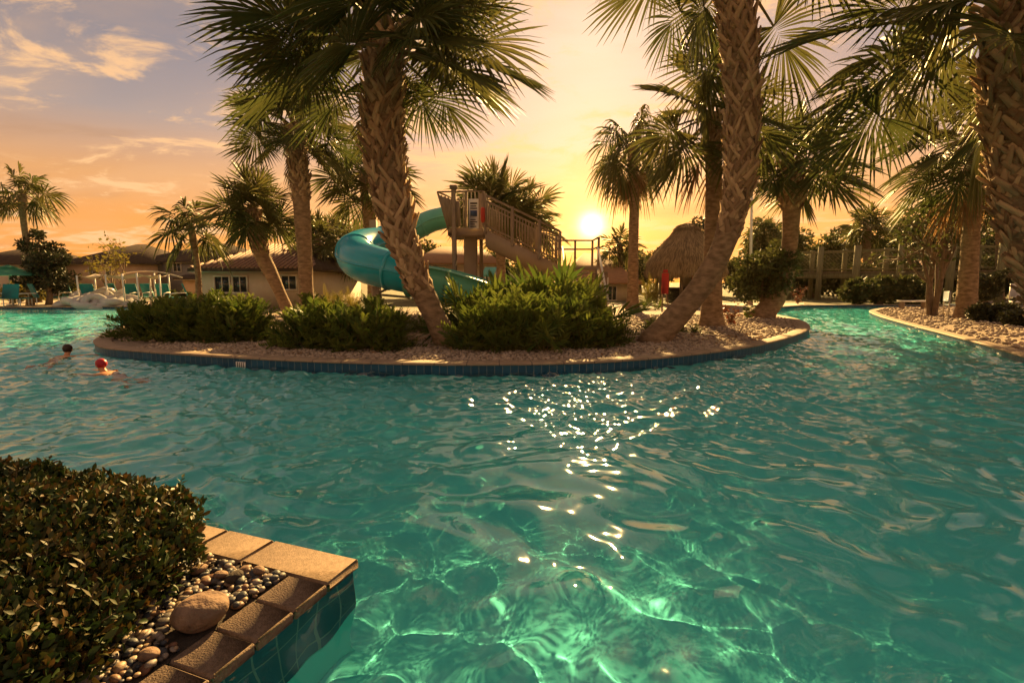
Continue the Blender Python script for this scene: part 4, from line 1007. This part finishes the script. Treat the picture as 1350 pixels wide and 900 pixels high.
# ------------------------------------------------------------------ thatched hut
def hut():
    Y = 50.; c = atY(902, 398, Y); c[2] = .2; root = empty('thatched_hut', tuple(c), 'round thatched bar hut with timber posts right of the sun', 'hut')
    rng = np.random.default_rng(4); s = Y/900
    ze = atY(900, 357, Y)[2]; za = atY(900, 294, Y)[2]; re = 50*s
    prof = [(re*1.0, ze-.15), (re*1.0, ze+.1), (re*.93, ze+.75), (re*.72, ze+1.6), (re*.42, ze+(za-ze)*.72), (re*.2, za-.25), (.12, za)]
    mb = MB(); mb.lathe(prof+[], c*[1, 1, 0], 40); rfo = part(mb, 'roof', M['thatch_base'], root, True)
    th = MB(); C = []; D = []
    for k in range(9000):
        u = rng.random()**.75; a = rng.random()*6.28; x = u*(len(prof)-1); i = int(min(x, len(prof)-2)); f = x-i
        r = prof[i][0]*(1-f)+prof[i+1][0]*f; z = prof[i][1]*(1-f)+prof[i+1][1]*f
        dr = prof[i][0]-prof[i+1][0]; dz = prof[i][1]-prof[i+1][1]; d = nrm([dr*math.cos(a), dr*math.sin(a), dz-1e-3])
        C.append([c[0]+(r+.02)*math.cos(a), c[1]+(r+.02)*math.sin(a), z]); D.append(nrm(d+rng.normal(0, .13, 3)+[0, 0, -.12]))
    C = np.array(C); D = np.array(D); Nn = (C-c)*[1, 1, 0]+rng.normal(0, .3, C.shape); Nn /= np.linalg.norm(Nn, axis=1)[:, None]
    leaf_quads(th, C, D, Nn, .55, .035, rng.random(len(C))); part(th, 'thatch', M['thatch'], rfo)
    for k in range(8):
        a = k*PI/4+.35; mb = MB(); p = c+[re*.72*math.cos(a), re*.72*math.sin(a), 0]; mb.tube([p-[0, 0, .05], p+[0, 0, ze+.4-.2]], .13, 8); part(mb, 'post', M['bark'], root, True)
    mb = MB(); ct = c+[.3, 0, .55]; mb.lathe([(re*.5, -.55), (re*.5, .5), (re*.58, .5), (re*.58, .58), (0, .58)], ct, 24); part(mb, 'bar_counter', M['dark'], root)
    mb = MB(); mb.box(c+[1.1, .8, 1.3], (2.4, .15, 2.6), bev=.01); wl = part(mb, 'back_wall', M['stucco'], root)
    mb = MB(); mb.box(c+[1.05, .66, 1.55], (.7, .06, .9), bev=.01); part(mb, 'red_menu_board', M['red'], wl)
    mb = MB(); mb.box(c+[1.05, .62, 1.58], (.42, .03, .55), bev=.005); part(mb, 'menu_sheet', M['white'], wl)
    return root
hut()
# narrow red panel on two thin legs
def red_stand():
    p = at(877, 412); root = empty('sign_stand', tuple(p), 'narrow red panel on two thin legs in front of the thatched hut', 'sign'); k = p[1]/F
    mb = MB(); mb.box(p+[-.06, 0, (412-374)*k], (9*k, .06, 27*k), bev=.01); part(mb, 'panel', M['red'], root)
    mb = MB(); mb.box(p+[-.06, 0, (412-358)*k], (6*k, .05, 4*k), bev=.01); part(mb, 'top_cap', M['red'], root)
    for dx, dd in ((-3.5, -1.), (3.5, 1.5)):
        mb = MB(); mb.bar(p+[(dx+dd)*k, 0, -.02], p+[dx*k*.7-.06, 0, (412-387)*k], .05); part(mb, 'leg', M['bark'], root)
red_stand()
def gate_rail():
    p = at(797, 408); k = p[1]/F; root = empty('rail_gate', tuple(p), 'brown gate post with a pale horizontal rail in front of the low building', 'gate')
    mb = MB(); mb.bar(p-[0, 0, .05], p+[0, 0, 50*k], 5*k, bev=.02); part(mb, 'post', M['bark'], root)
    mb = MB(); mb.bar(p+[3.5*k, .1, -.05], p+[3.5*k, .1, 42*k], 2*k); part(mb, 'latch_post', M['white'], root)
    mb = MB(); mb.bar(p+[-60*k, 0, 37*k], p+[0, 0, 37*k], 2.4*k); part(mb, 'rail', M['white'], root)
    mb = MB(); mb.bar(p+[-60*k, 0, -.05], p+[-60*k, 0, 38*k], 2.4*k); part(mb, 'end_post', M['bark'], root)
gate_rail()

# ------------------------------------------------------------------ left deck and what stands on it
dk = [tuple(xy(-560, 404.2)), tuple(xy(190, 402.8)), tuple(xy(215, 403.8)), tuple(xy(300, 403)), tuple(xy(300, 396)), tuple(xy(-560, 396))]
tag(poly_sheet('pool_deck', [(p[0], p[1]+.3) for p in dk], .197, M['deck']), kind='structure')
def px2(px, py, Y, z=.2):
    p = atY(px, py, Y); p[2] = z; return p

def umbrella(label, px, Y, top, half, m, rim=None):
    k = Y/900; b = px2(px, 400, Y); zt = atY(px, top, Y)[2]; zr = atY(px, rim or top+18, Y)[2]
    root = empty('patio_umbrella', tuple(b), label, 'umbrella'); r = half*k; mb = MB(); n = 8; v = [(b[0], b[1], zt)]
    for ring, (rr, zz) in enumerate([(.18*r, zt-.12*(zt-zr)), (.6*r, zt-(zt-zr)*.6), (r, zr)]):
        for i in range(n*2):
            a = i*PI/n; q = rr*(1 if i % 2 == 0 else .96); v.append((b[0]+q*math.cos(a), b[1]+q*math.sin(a), zz-(0 if i % 2 == 0 else .02)))
    m_ = n*2; t = [(0, 1+i, 1+(i+1) % m_) for i in range(m_)]
    q = [(1+j*m_+i, 1+(j+1)*m_+i, 1+(j+1)*m_+(i+1) % m_, 1+j*m_+(i+1) % m_) for j in range(2) for i in range(m_)]
    mb.add(v, q, t); cn = part(mb, 'canopy', m, root)
    vt = MB(); vt.lathe([(.0, zt+.10), (.2*r, zt-.02), (.3*r, zt-.14*(zt-zr))], (b[0], b[1], 0), 12); part(vt, 'vent', m, cn)
    p = MB(); p.tube([b, (b[0], b[1], zt)], .03, 8); part(p, 'pole', M['white'], root)
    rb = MB()
    for i in range(8): a = i*PI/4; rb.bar((b[0], b[1], zr+.1), (b[0]+r*.97*math.cos(a), b[1]+r*.97*math.sin(a), zr-.01), .02)
    part(rb, 'ribs', M['white'], root)
    bs = MB(); bs.lathe([(.0, .08), (.28, .08), (.32, .0)], b, 16); part(bs, 'base', M['steel'], root)
umbrella('green patio umbrella open over the teal chairs at the far left', 16, 45, 351, 38, M['green_fabric'], 363)

def lounge(label, p, rz, m, up=1.0, group='teal seats on the far deck'):
    root = empty('deck_chair', (*p[:2], .2), label, 'chair', group, rz); 
    s = MB(); s.box((0, .2, .42), (.66, .62, .05), bev=.015); o = s.build('seat', m, root)
    bk = MB(); bk.bar((0, -.12, .42), (0, -.42, .42+.72*up), .66, .05, up=(1, 0, 0)) if False else bk.box((0, -.25, .78), (.66, .05, .74*up), Matrix.Rotation(R(-18), 3, 'X'), bev=.015); bk.build('backrest', m, root)
    for sx in (-1, 1):
        for sy in (-.25, .45):
            l = MB(); l.bar((sx*.33, sy, 0), (sx*.33, sy, .42), .035); l.build('leg', M['white'], root)
        a = MB(); a.tube([(sx*.35, -.28, .66), (sx*.36, .1, .66), (sx*.36, .42, .62), (sx*.35, .46, .4)], .02, 6); a.build('armrest', M['white'], root)
    return root
for lab, px, Y, rz in [('teal sling chair nearest the water under the green umbrella', 20, 42.5, .3), ('teal chair with white arms beside the dark round tree', 37, 43.5, 2.6), ('teal chair cut by the left edge under the umbrella', 3, 44.5, -1.2),
        ('lone teal lounger to the right of the dark round tree', 82, 47, 3.0), ('wide teal lounger behind the pile of clear tubes', 113, 45.5, 3.3), ('teal lounger just right of the second white pole', 143, 47, 2.9),
        ('teal lounger between the middle white poles', 170, 46, 3.2), ('bright teal lounger left of the last white poles', 190, 47.5, 3.0), ('teal lounger by the rightmost white pole', 213, 46.5, 3.3), ('teal lounger half hidden by the left shrub in front of the grey house', 238, 45, 2.2)]:
    o = lounge(lab, px2(px, 400, Y), rz, M['teal_fabric']); o.scale = (1.25,)*3

def pergola():
    Y = 45; root = empty('shade_pergola', tuple(px2(150, 400, Y)), 'slim white post shade frame with a sagging pale cloth over the loungers', 'pergola')
    tops = []
    for (bx, tx, ty, dY) in [(80, 77, 374, 3.), (105, 101, 363, -.6), (128, 124, 361, 2.2), (143, 139, 362, -.2), (165, 161, 361, -.8), (184, 180, 360, -.9), (200, 197, 363, 1.2), (206, 203, 360, 4.5), (213, 210, 362, .2), (225, 222, 362, 3.)]:
        mb = MB(); a = px2(bx, 400, Y+dY); b = atY(tx, ty, Y+dY); mb.tube([a, b], .05, 8); part(mb, 'post', M['white'], root, True); tops.append(b)
    for nm, ids in (('shade_cloth', (1, 2, 3)), ('shade_cloth', (3, 2, 6, 5)), ('shade_cloth', (5, 6, 9, 8))):
        c = np.mean([tops[i] for i in ids], axis=0)-[0, 0, .35]; mb = MB(); v = [tops[i] for i in ids]; n = len(v); vv = [c]
        for i in range(n):
            for u in (0, .33, .66): p = v[i]*(1-u)+v[(i+1) % n]*u; vv.append(p-[0, 0, .5*u*(1-u)])
        m_ = len(vv)-1; mb.add(vv, None, [(0, 1+i, 1+(i+1) % m_) for i in range(m_)]); part(mb, nm, M['stucco'], root, True)
    fr = MB()
    arc = [atY(x, y, Y) for x, y in [(150, 366), (165, 360), (185, 357.5), (205, 358), (222, 361), (240, 366)]]; fr.tube(smooth_line(np.array(arc), .4), .04, 6); part(fr, 'curved_beam', M['stucco'], root, True)
pergola()
def tubes():
    lst = [(72, 404.5), (84, 405), (97, 405.2), (110, 405), (122, 404.5), (134, 404.2), (146, 403.8), (157, 403.6), (90, 403.2), (104, 403), (118, 402.6), (131, 402.4), (144, 402.4)]
    proto = None; rng = np.random.default_rng(8)
    for k, (px, py) in enumerate(lst):
        p = at(px, py, .2); p[1] += .9
        if proto is None:
            mb = MB(); a = np.linspace(0, 2*PI, 25)[:-1]; mb.tube(np.column_stack([.42*np.cos(a), .42*np.sin(a), 0*a]), .19+.008*np.cos(a*8), 10, False, close=True); o = mb.build('swim_ring', M['vinyl'], None, True); proto = o
        else: o = proto.copy(); col.objects.link(o)
        o.location = (p[0], p[1]+.3*(k > 7), .42+.40*(k > 7)+.08*rng.random()); o.rotation_euler = (rng.normal(0, .25)+R(20)*(k % 3 == 0), rng.normal(0, .3)+R(28)*(k % 2), rng.random()); o.scale = (1.25,)*3
        tag(o, 'clear vinyl swim ring in the shiny pile at the edge of the far deck', 'swim ring', 'pile of clear swim rings')
tubes()
for k, (px, Y, h, w_) in enumerate([(97, 49, 1.5, 30), (123, 50, 1.2, 24), (20, 50, 1.4, 30), (52, 52, 1.6, 26), (225, 48, .9, 18), (245, 47, .9, 20)]):
    tree(['yellow leaved bush right of the dark round tree', 'yellow leaved bush behind the wide teal lounger', 'yellow leaved bush behind the umbrella pole', 'yellow green bush left of the dark round tree trunk', 'small bush right of the shade frame', 'small bush at the foot of the thin windblown palm'][k], px, Y, 370-(h+.2-CAMZ)/Y*900, w_, 300+k, 'tree_leaf', base=.0, nclump=20, leaf=.26, per=60, group='bushes behind the far deck')
    col.objects  # keep order
for o in col.objects:
    if o.type == 'MESH' and o.parent and o.name.startswith('crown') and o.parent.get('label', '').startswith('yellow'): o.data.materials.clear(); o.data.materials.append(M['yellow'])

# ------------------------------------------------------------------ houses
def hip(mb, x0, x1, y0, y1, ze, zr, ridge=.35, ov=.5):
    x0 -= ov; x1 += ov; y0 -= ov; y1 += ov; yc = (y0+y1)/2; xa = x0+(x1-x0)*(.5-ridge/2); xb = x0+(x1-x0)*(.5+ridge/2)
    v = [(x0, y0, ze), (x1, y0, ze), (x1, y1, ze), (x0, y1, ze), (xa, yc, zr), (xb, yc, zr), (x0, y0, ze-.18), (x1, y0, ze-.18), (x1, y1, ze-.18), (x0, y1, ze-.18)]
    mb.add(v, [(0, 1, 5, 4), (2, 3, 4, 5), (0, 6, 7, 1), (1, 7, 8, 2), (2, 8, 9, 3), (3, 9, 6, 0), (6, 9, 8, 7)], [(1, 2, 5), (3, 0, 4)])
def house(label, Y, pxl, pxr, eave, ridge_y, wallm, roofm, depth=9, wins=(), ridge=.3, cat='house', tiles=False, door=None):
    a = px2(pxl, 400, Y); b = px2(pxr, 400, Y); ze = atY(pxl, eave, Y)[2]; zr = atW(pxl, ridge_y, Y*S_+depth/2)[2]; Y = Y*S_
    root = empty('house' if cat == 'house' else 'pavilion', (a[0]/2+b[0]/2, Y, .19), label, cat)
    w = MB(); w.box(((a[0]+b[0])/2, Y+depth/2, (ze-.1+.1)/2), (b[0]-a[0], depth, ze-.2)); wl = part(w, 'wall', wallm, root)
    r = MB(); hip(r, a[0], b[0], Y, Y+depth, ze, zr, ridge); rf = part(r, 'roof', roofm, root)
    if tiles:
        tl = MB(); ov = .5; x0, x1 = a[0]-ov, b[0]+ov; xa = x0+(x1-x0)*(.5-ridge/2); xb = x0+(x1-x0)*(.5+ridge/2); yc = Y+depth/2
        for k in range(int((x1-x0)/.28)):
            x = x0+.14+k*.28; u = 1.0
            if x < xa: u = (x-x0)/(xa-x0)
            elif x > xb: u = (x1-x)/(x1-xb)
            if u < .05: continue
            p = np.array([x, Y-ov, ze+.02]); q = p+np.array([0, (yc-Y+ov)*u, (zr-ze)*u]); tl.tube([p, q], .085, 6)
        part(tl, 'tile_rows', M['roof_tile'], rf)
    for (x0, x1, y0, y1) in wins:
        p = atW((x0+x1)/2, (y0+y1)/2, Y-.03); k = Y/F; ww, hh = (x1-x0)*k, (y1-y0)*k
        f = MB()
        for dx, dz, sx, sz in ((0, hh/2, ww+.2, .1), (0, -hh/2, ww+.2, .1), (-ww/2-.05, 0, .1, hh-.1), (ww/2+.05, 0, .1, hh-.1), (0, 0, .05, hh-.1)): f.box(p+[dx, 0, dz], (sx, .08, sz))
        fo = part(f, 'window', M['trim'], root); g = MB(); g.box(p+[0, .02, 0], (ww, .04, hh)); part(g, 'pane', M['glass'], fo)
    fa = MB(); fa.box(((a[0]+b[0])/2, Y-.47, ze-.1), (b[0]-a[0]+.9, .04, .2)); part(fa, 'fascia', M['trim'], rf)
    return root
house('cream house with dark hipped roof right of the dark round tree', 72, 92, 186, 346, 322, M['stucco_peach'], M['shingle'], 12, [(118, 126, 353, 366), (140, 150, 353, 366)], .12)
house('two storey grey house with dark hipped roof and one white framed window', 76, 188, 318, 344, 321, M['stucco_grey'], M['shingle'], 13, [(229, 238, 347, 358), (262, 272, 366, 380)], .15)
house('brown roofed house cut off by the left edge behind the umbrella', 66, -60, 34, 347, 326, M['stucco'], M['shingle'], 11, [(12, 22, 356, 368)], .2)
house('white pavilion with ribbed red tile roof and dark windows behind the short leaning palm', 41, 268, 412, 354, 322, M['stucco'], M['shingle'], 10, [(284, 302, 364, 386), (308, 325, 364, 386), (372, 390, 363, 382)], .30, 'pavilion', True)
house('small hut with peach wall right of the shade frame', 58, 243, 262, 366, 357, M['stucco_peach'], M['shingle'], 4, [], .3)
house('low building with orange brown roof behind the tower posts', 52, 548, 652, 346, 325, M['stucco'], M['shingle_warm'], 9, [(570, 586, 352, 366), (640, 648, 352, 366)], .5)
house('low building with warm roof below the sun', 56, 748, 836, 372, 334, M['stucco'], M['shingle_warm'], 10, [(802, 812, 377, 396), (770, 782, 378, 388)], .25)
# striped awning in front of the low building
aw = MB(); a = atY(634, 362, 49.5); b = atY(652, 362, 49.5); c = atY(640, 352, 51); d = atY(655, 352, 51)
aw.add([a, b, d, c, a-[0, 0, .15], b-[0, 0, .15]], [(0, 1, 2, 3), (0, 4, 5, 1)]); ro = empty('awning_stand', (*a[:2], .2), 'pale green awning on thin poles behind the stairs', 'awning'); part(aw, 'awning_cloth', M['seafoam'], ro)
for q in (a, b, c, d): mb = MB(); mb.tube([(q[0], q[1], .15), q], .035, 6); part(mb, 'pole', M['white'], ro)

# ------------------------------------------------------------------ wooden footbridge on the right
def bridge():
    A = px2(1030, 400, 61); B = px2(1420, 400, 45.0); zd = 2.35; dirv = nrm(B-A); nv = np.array([-dirv[1], dirv[0], 0]); Lg = np.linalg.norm(B-A)
    root = empty('footbridge', tuple(A), 'raised wooden footbridge with thick posts and netting on the right', 'bridge')
    def on(px):           # point of the front rail line seen at column px
        d = ray(px, 380); M2 = np.array([[d[0], -dirv[0]], [d[1], -dirv[1]]]); t = np.linalg.solve(M2, A[:2]); return np.array([d[0]*t[0], d[1]*t[0], .19])
    mb = MB()
    for o in (0, 1.9): mb.bar(A+nv*o+[0, 0, zd-.3], B+nv*o+[0, 0, zd-.3], .12, .5)
    part(mb, 'beams', M['post'], root)
    pk = MB(); n = int(Lg/.32)
    for k in range(n):
        p = A+dirv*(k+.5)*Lg/n+nv*.95+[0, 0, zd-.02]; pk.bar(p-nv*1.12, p+nv*1.12, .29, .06)
    part(pk, 'deck_planks', M['wood'], root)
    front = [1042, 1080, 1128, 1185, 1251, 1317, 1343, 1385]
    for px in front:
        p = on(px); w_ = .52 if px in (1128, 1317, 1251, 1343) else .45; mb = MB(); mb.tube([p-nv*.32-[0, 0, .1], p-nv*.32+[0, 0, zd], p-nv*.32+[0, 0, 4.45]], [w_/2, w_/2, w_/2*.94], 12); part(mb, 'post', M['post'], root, True)
    for px in (1060, 1104, 1160, 1215, 1285): 
        p = on(px)+nv*2.2; mb = MB(); mb.tube([p-[0, 0, .1], p+[0, 0, 4.3]], [.2, .19], 10); part(mb, 'post', M['post'], root, True)
    for o in (-.05, 1.95):
        rl = MB(); rl.bar(A+nv*o+[0, 0, 4.05], B+nv*o+[0, 0, 4.05], .06, .12); rl.bar(A+nv*o+[0, 0, zd+.2], B+nv*o+[0, 0, zd+.2], .05, .1); rail = part(rl, 'handrail', M['post'], root)
        nt_ = MB(); h0, h1 = zd+.2, 4.0; st = .30; N_ = int(Lg/st); H = h1-h0
        a = []; 
        for k in range(-int(H/st), N_):
            for sg in (1, -1):
                s0, s1 = k*st, k*st+H
                z0, z1 = (h0, h1) if sg > 0 else (h1, h0)
                c0, c1 = max(s0, 0), min(s1, Lg)
                if c1-c0 < .05: continue
                f0, f1 = (c0-s0)/H, (c1-s0)/H
                p = A+dirv*c0+nv*(o+.02*sg)+[0, 0, z0+(z1-z0)*f0]; q = A+dirv*c1+nv*(o+.02*sg)+[0, 0, z0+(z1-z0)*f1]
                nt_.bar(p, q, .017)
        part(nt_, 'netting', M['post'], rail)
bridge()
def light_pole(px, py, top, Y, label):
    b = px2(px, py, Y); root = empty('lamp_post', tuple(b), label, 'lamp post'); t = atY(px+3, top, Y); mb = MB(); mb.tube([b-[0, 0, .1], t], [.1, .07], 8); part(mb, 'pole', M['white'], root, True)
    hd = MB(); hd.box(t+[.35, 0, .05], (.8, .3, .1), bev=.03); part(hd, 'lamp_head', M['white'], root)
    bs = MB(); bs.lathe([(.14, .35), (.2, .05), (.2, 0)], b, 10); part(bs, 'base', M['concrete'], root)
light_pole(989, 400, 205, 46, 'tall pale lamp post right of the curved palm')

# seats on the right bank
def metal_seat(px, py, label, m, s=1., rz=0):
    p = at(px, py); root = empty('metal_chair', tuple(p), label, 'chair', None, rz); root.scale = (s,)*3
    for nm, c, sz in (('seat', (0, 0, .44), (.55, .5, .04)), ('backrest', (0, .26, .78), (.55, .04, .42))):
        mb = MB(); mb.box(c, sz, bev=.01); mb.build(nm, m, root)
    for sx in (-1, 1):
        for sy in (-.24, .24):
            l = MB(); l.bar((sx*.26, sy, 0), (sx*.26, sy, .44 if sy < 0 else .98), .035); l.build('leg', M['steel'], root)
metal_seat(1256, 416, 'grey metal chair standing in the gravel just left of the red brown palm', mat('blue_grey_metal', (.16, .2, .24), (.13, .16, .2), rough=.4), 1.15, 1.2)
metal_seat(1346, 417, 'white metal chair at the right edge in front of the bridge posts', M['white'], 1.5, -.6)
tb = at(1203, 407); ro = empty('bench', tuple(tb), 'pale low bench behind the thin trunks on the right bank', 'bench')
mb = MB(); mb.box(tb+[0, 0, .45], (1.6, .45, .07), bev=.01); part(mb, 'seat', M['white'], ro)
for s_ in (-.65, .65):
    mb = MB(); mb.box(tb+[s_, 0, .2], (.08, .4, .43), bev=.01); part(mb, 'leg', M['wood'], ro)
pv = [tuple(xy(1290, 401.0)), tuple(xy(1500, 401.0)), tuple(xy(1500, 396)), tuple(xy(1290, 396))]
tag(poly_sheet('path', pv, .2, M['deck']), kind='structure')
# dry flowers / stones on the far shore, edge of the channel
tag(poly_sheet('shore_path', [tuple(xy(800, 403.5)), tuple(xy(1060, 401.8)), tuple(xy(1060, 399)), tuple(xy(800, 400))], .2, M['deck']), kind='structure')

# depth marker tile set into the island kerb
i = int(np.argmin(np.linalg.norm(island-xy(325, 472.5), axis=1))); pm = island[i]; tm = nrm(island[i+1]-island[i-1]); nm_ = np.array([tm[1], -tm[0]])*inside_sign()
ro = empty('depth_marker', (pm[0], pm[1], .1), 'small white depth marker tile with dark bars in the blue kerb tiles', 'marker'); rot = np.stack([np.append(tm, 0), np.append(-nm_, 0), [0, 0, 1]], 1)
mb = MB(); mb.box((*(pm-nm_*-.0+nm_*-.03*1), .085), (.24, .02, .14), rot); part(mb, 'plate', M['white'], ro)
for k, xo in enumerate((-.075, -.025, .025, .075)):
    mb = MB(); mb.box((*(pm-nm_*.042+tm*xo), .085), (.016, .006, .13), rot); part(mb, 'dark_bar', M['dark'], ro)

# ------------------------------------------------------------------ swimmers
def skin_body(name, joints, edges, m, parent, sub=2):
    me = bpy.data.meshes.new(name); me.from_pydata([j[:3] for j in joints], edges, []); o = bpy.data.objects.new(name, me); col.objects.link(o)
    md = o.modifiers.new('skin', 'SKIN'); 
    if not me.skin_vertices: me.skin_vertices.new() if hasattr(me.skin_vertices, 'new') else None
    sk = me.skin_vertices[0].data if me.skin_vertices else None
    if sk is None:
        bpy.context.view_layer.objects.active = o; bpy.ops.mesh.customdata_skin_add(); sk = me.skin_vertices[0].data
    for s, j in zip(sk, joints): s.radius = (j[3], j[4] if len(j) > 4 else j[3])
    sk[0].use_root = True; md.use_smooth_shade = True
    sb = o.modifiers.new('sub', 'SUBSURF'); sb.levels = sub; sb.render_levels = sub
    dg = bpy.context.evaluated_depsgraph_get(); me2 = bpy.data.meshes.new_from_object(o.evaluated_get(dg)); me2.name = name
    o.modifiers.clear(); o.data = me2; me2.materials.clear(); me2.materials.append(m); 
    for p in me2.polygons: p.use_smooth = True
    o.parent = parent; return o
def swimmer(label, px, py, rz, hairm, cap, arms, s=.98):
    p = at(px, py, .04); root = empty('person', (p[0], p[1], .04), label, 'person', 'swimmers in the pool', rz); root.scale = (s,)*3
    # facing +x; pelvis under the water behind; z=0 is the surface
    J = [(-.42, 0, -.34, .13, .15), (-.22, 0, -.2, .12, .15), (-.06, 0, -.07, .11, .16), (.02, 0, .01, .07, .08), (.055, 0, .075, .052, .052), (.09, 0, .13, .07, .07), (.10, 0, .2, .085, .085), (.095, 0, .25, .07, .07)]
    E_ = [(0, 1), (1, 2), (2, 3), (3, 4), (4, 5), (5, 6), (6, 7)]
    for sy in (-1, 1):
        i0 = len(J); sh = (-.02, sy*.17, -.015, .065); J.append(sh); E_.append((2, i0)); tgt = arms[0 if sy < 0 else 1]
        el, ha = np.array(tgt[0]), np.array(tgt[1]); J += [(*el, .046), (*(el*.35+ha*.65), .036), (*ha, .028)]; E_ += [(i0, i0+1), (i0+1, i0+2), (i0+2, i0+3)]
        d = nrm(ha-el); sd = nrm(np.cross(d, ZUP)); pi = len(J); J.append((*(ha+d*.05), .034, .02)); E_.append((i0+3, pi))
        for k, (off, ln) in enumerate(((-.03, .075), (-.01, .09), (.01, .085), (.03, .07))):
            q0 = ha+d*.085+sd*off; q1 = q0+d*ln*.6-[0, 0, .008]; q2 = q0+d*ln-[0, 0, .02]; j = len(J); J += [(*q0, .0095), (*q1, .0085), (*q2, .007)]; E_ += [(pi, j), (j, j+1), (j+1, j+2)]
        th0 = ha+d*.02-sd*.035; th1 = th0+d*.05-sd*.02; j = len(J); J += [(*th0, .011), (*th1, .009)]; E_ += [(i0+3, j), (j, j+1)]
        hi = len(J); J += [(-.5, sy*.1, -.46, .085), (-.66, sy*.13, -.56, .06), (-.9, sy*.15, -.63, .04), (-1.0, sy*.16, -.66, .03)]; E_ += [(0, hi), (hi, hi+1), (hi+1, hi+2), (hi+2, hi+3)]
    body = skin_body('body', J, E_, M['skin'], root, 2)
    # face: nose, ears, eyes and mouth on the head
    v, f = ICO2
    def blob(nm, c, r, m): mb = MB(); mb.add(v*np.array(r)+np.array(c), None, f); return mb.build(nm, m, root, True)
    blob('nose', (.19, 0, .165), (.02, .014, .02), M['skin']); blob('ear', (.095, .088, .17), (.018, .01, .03), M['skin']); blob('ear', (.095, -.088, .17), (.018, .01, .03), M['skin'])
    for sy in (-1, 1): blob('eye', (.172, sy*.033, .195), (.008, .012, .007), M['hair'])
    blob('mouth', (.17, 0, .125), (.008, .025, .006), M['red'])
    rng = np.random.default_rng(2); w = v.copy(); keep = (w[:, 0] < .45) | (w[:, 2] > .35); 
    hv = v*(1+.04*rng.normal(size=(len(v), 1)))*[.105, .098, .105]+[.082, 0, .205] if not cap else v*[.104, .097, .10]+[.085, 0, .208]
    ff = [t for t in f if keep[t].all()]; mb = MB(); mb.add(hv, None, ff); mb.build('hair' if not cap else 'swim_cap', hairm, root, True)
    return root
swimmer('dark haired swimmer seen from behind, the farther one, one arm stretched to the right', 87, 471, R(100), M['hair'], False, [((.13, -.27, .0), (.14, -.46, .012)), ((.1, .26, -.07), (.26, .34, -.12))])
swimmer('swimmer with a red cap, the nearer one, arms reaching to the left', 139, 493, R(165), M['hair_red'], True, [((.2, -.22, -.01), (.42, -.2, .015)), ((.16, .25, -.02), (.34, .27, -.03))])

def haze():
    mb = MB(); mb.box((0, 180, 8.2), (870, 470, 19.4)); m = bpy.data.materials.new('haze'); m.use_nodes = True; nt = m.node_tree; nt.nodes.clear()
    o = nt.nodes.new('ShaderNodeOutputMaterial'); v = nt.nodes.new('ShaderNodeVolumePrincipled'); v.inputs['Color'].default_value = (1, .72, .42, 1); v.inputs['Density'].default_value = .00007; v.inputs['Anisotropy'].default_value = .55
    nt.links.new(v.outputs[0], o.inputs['Volume']); tag(mb.build('haze', m), kind='stuff')
haze()
# ------------------------------------------------------------------ render settings
sc.view_settings.view_transform = 'Standard'; sc.view_settings.look = 'None'; sc.view_settings.exposure = 2.0; sc.view_settings.gamma = 1
sc.cycles.use_denoising = True
try: sc.cycles.denoiser = 'OPENIMAGEDENOISE'
except Exception: pass
sc.cycles.sample_clamp_indirect = 6; sc.cycles.max_bounces = 10; sc.cycles.transparent_max_bounces = 8
sc.cycles.caustics_refractive = True; sc.cycles.caustics_reflective = True
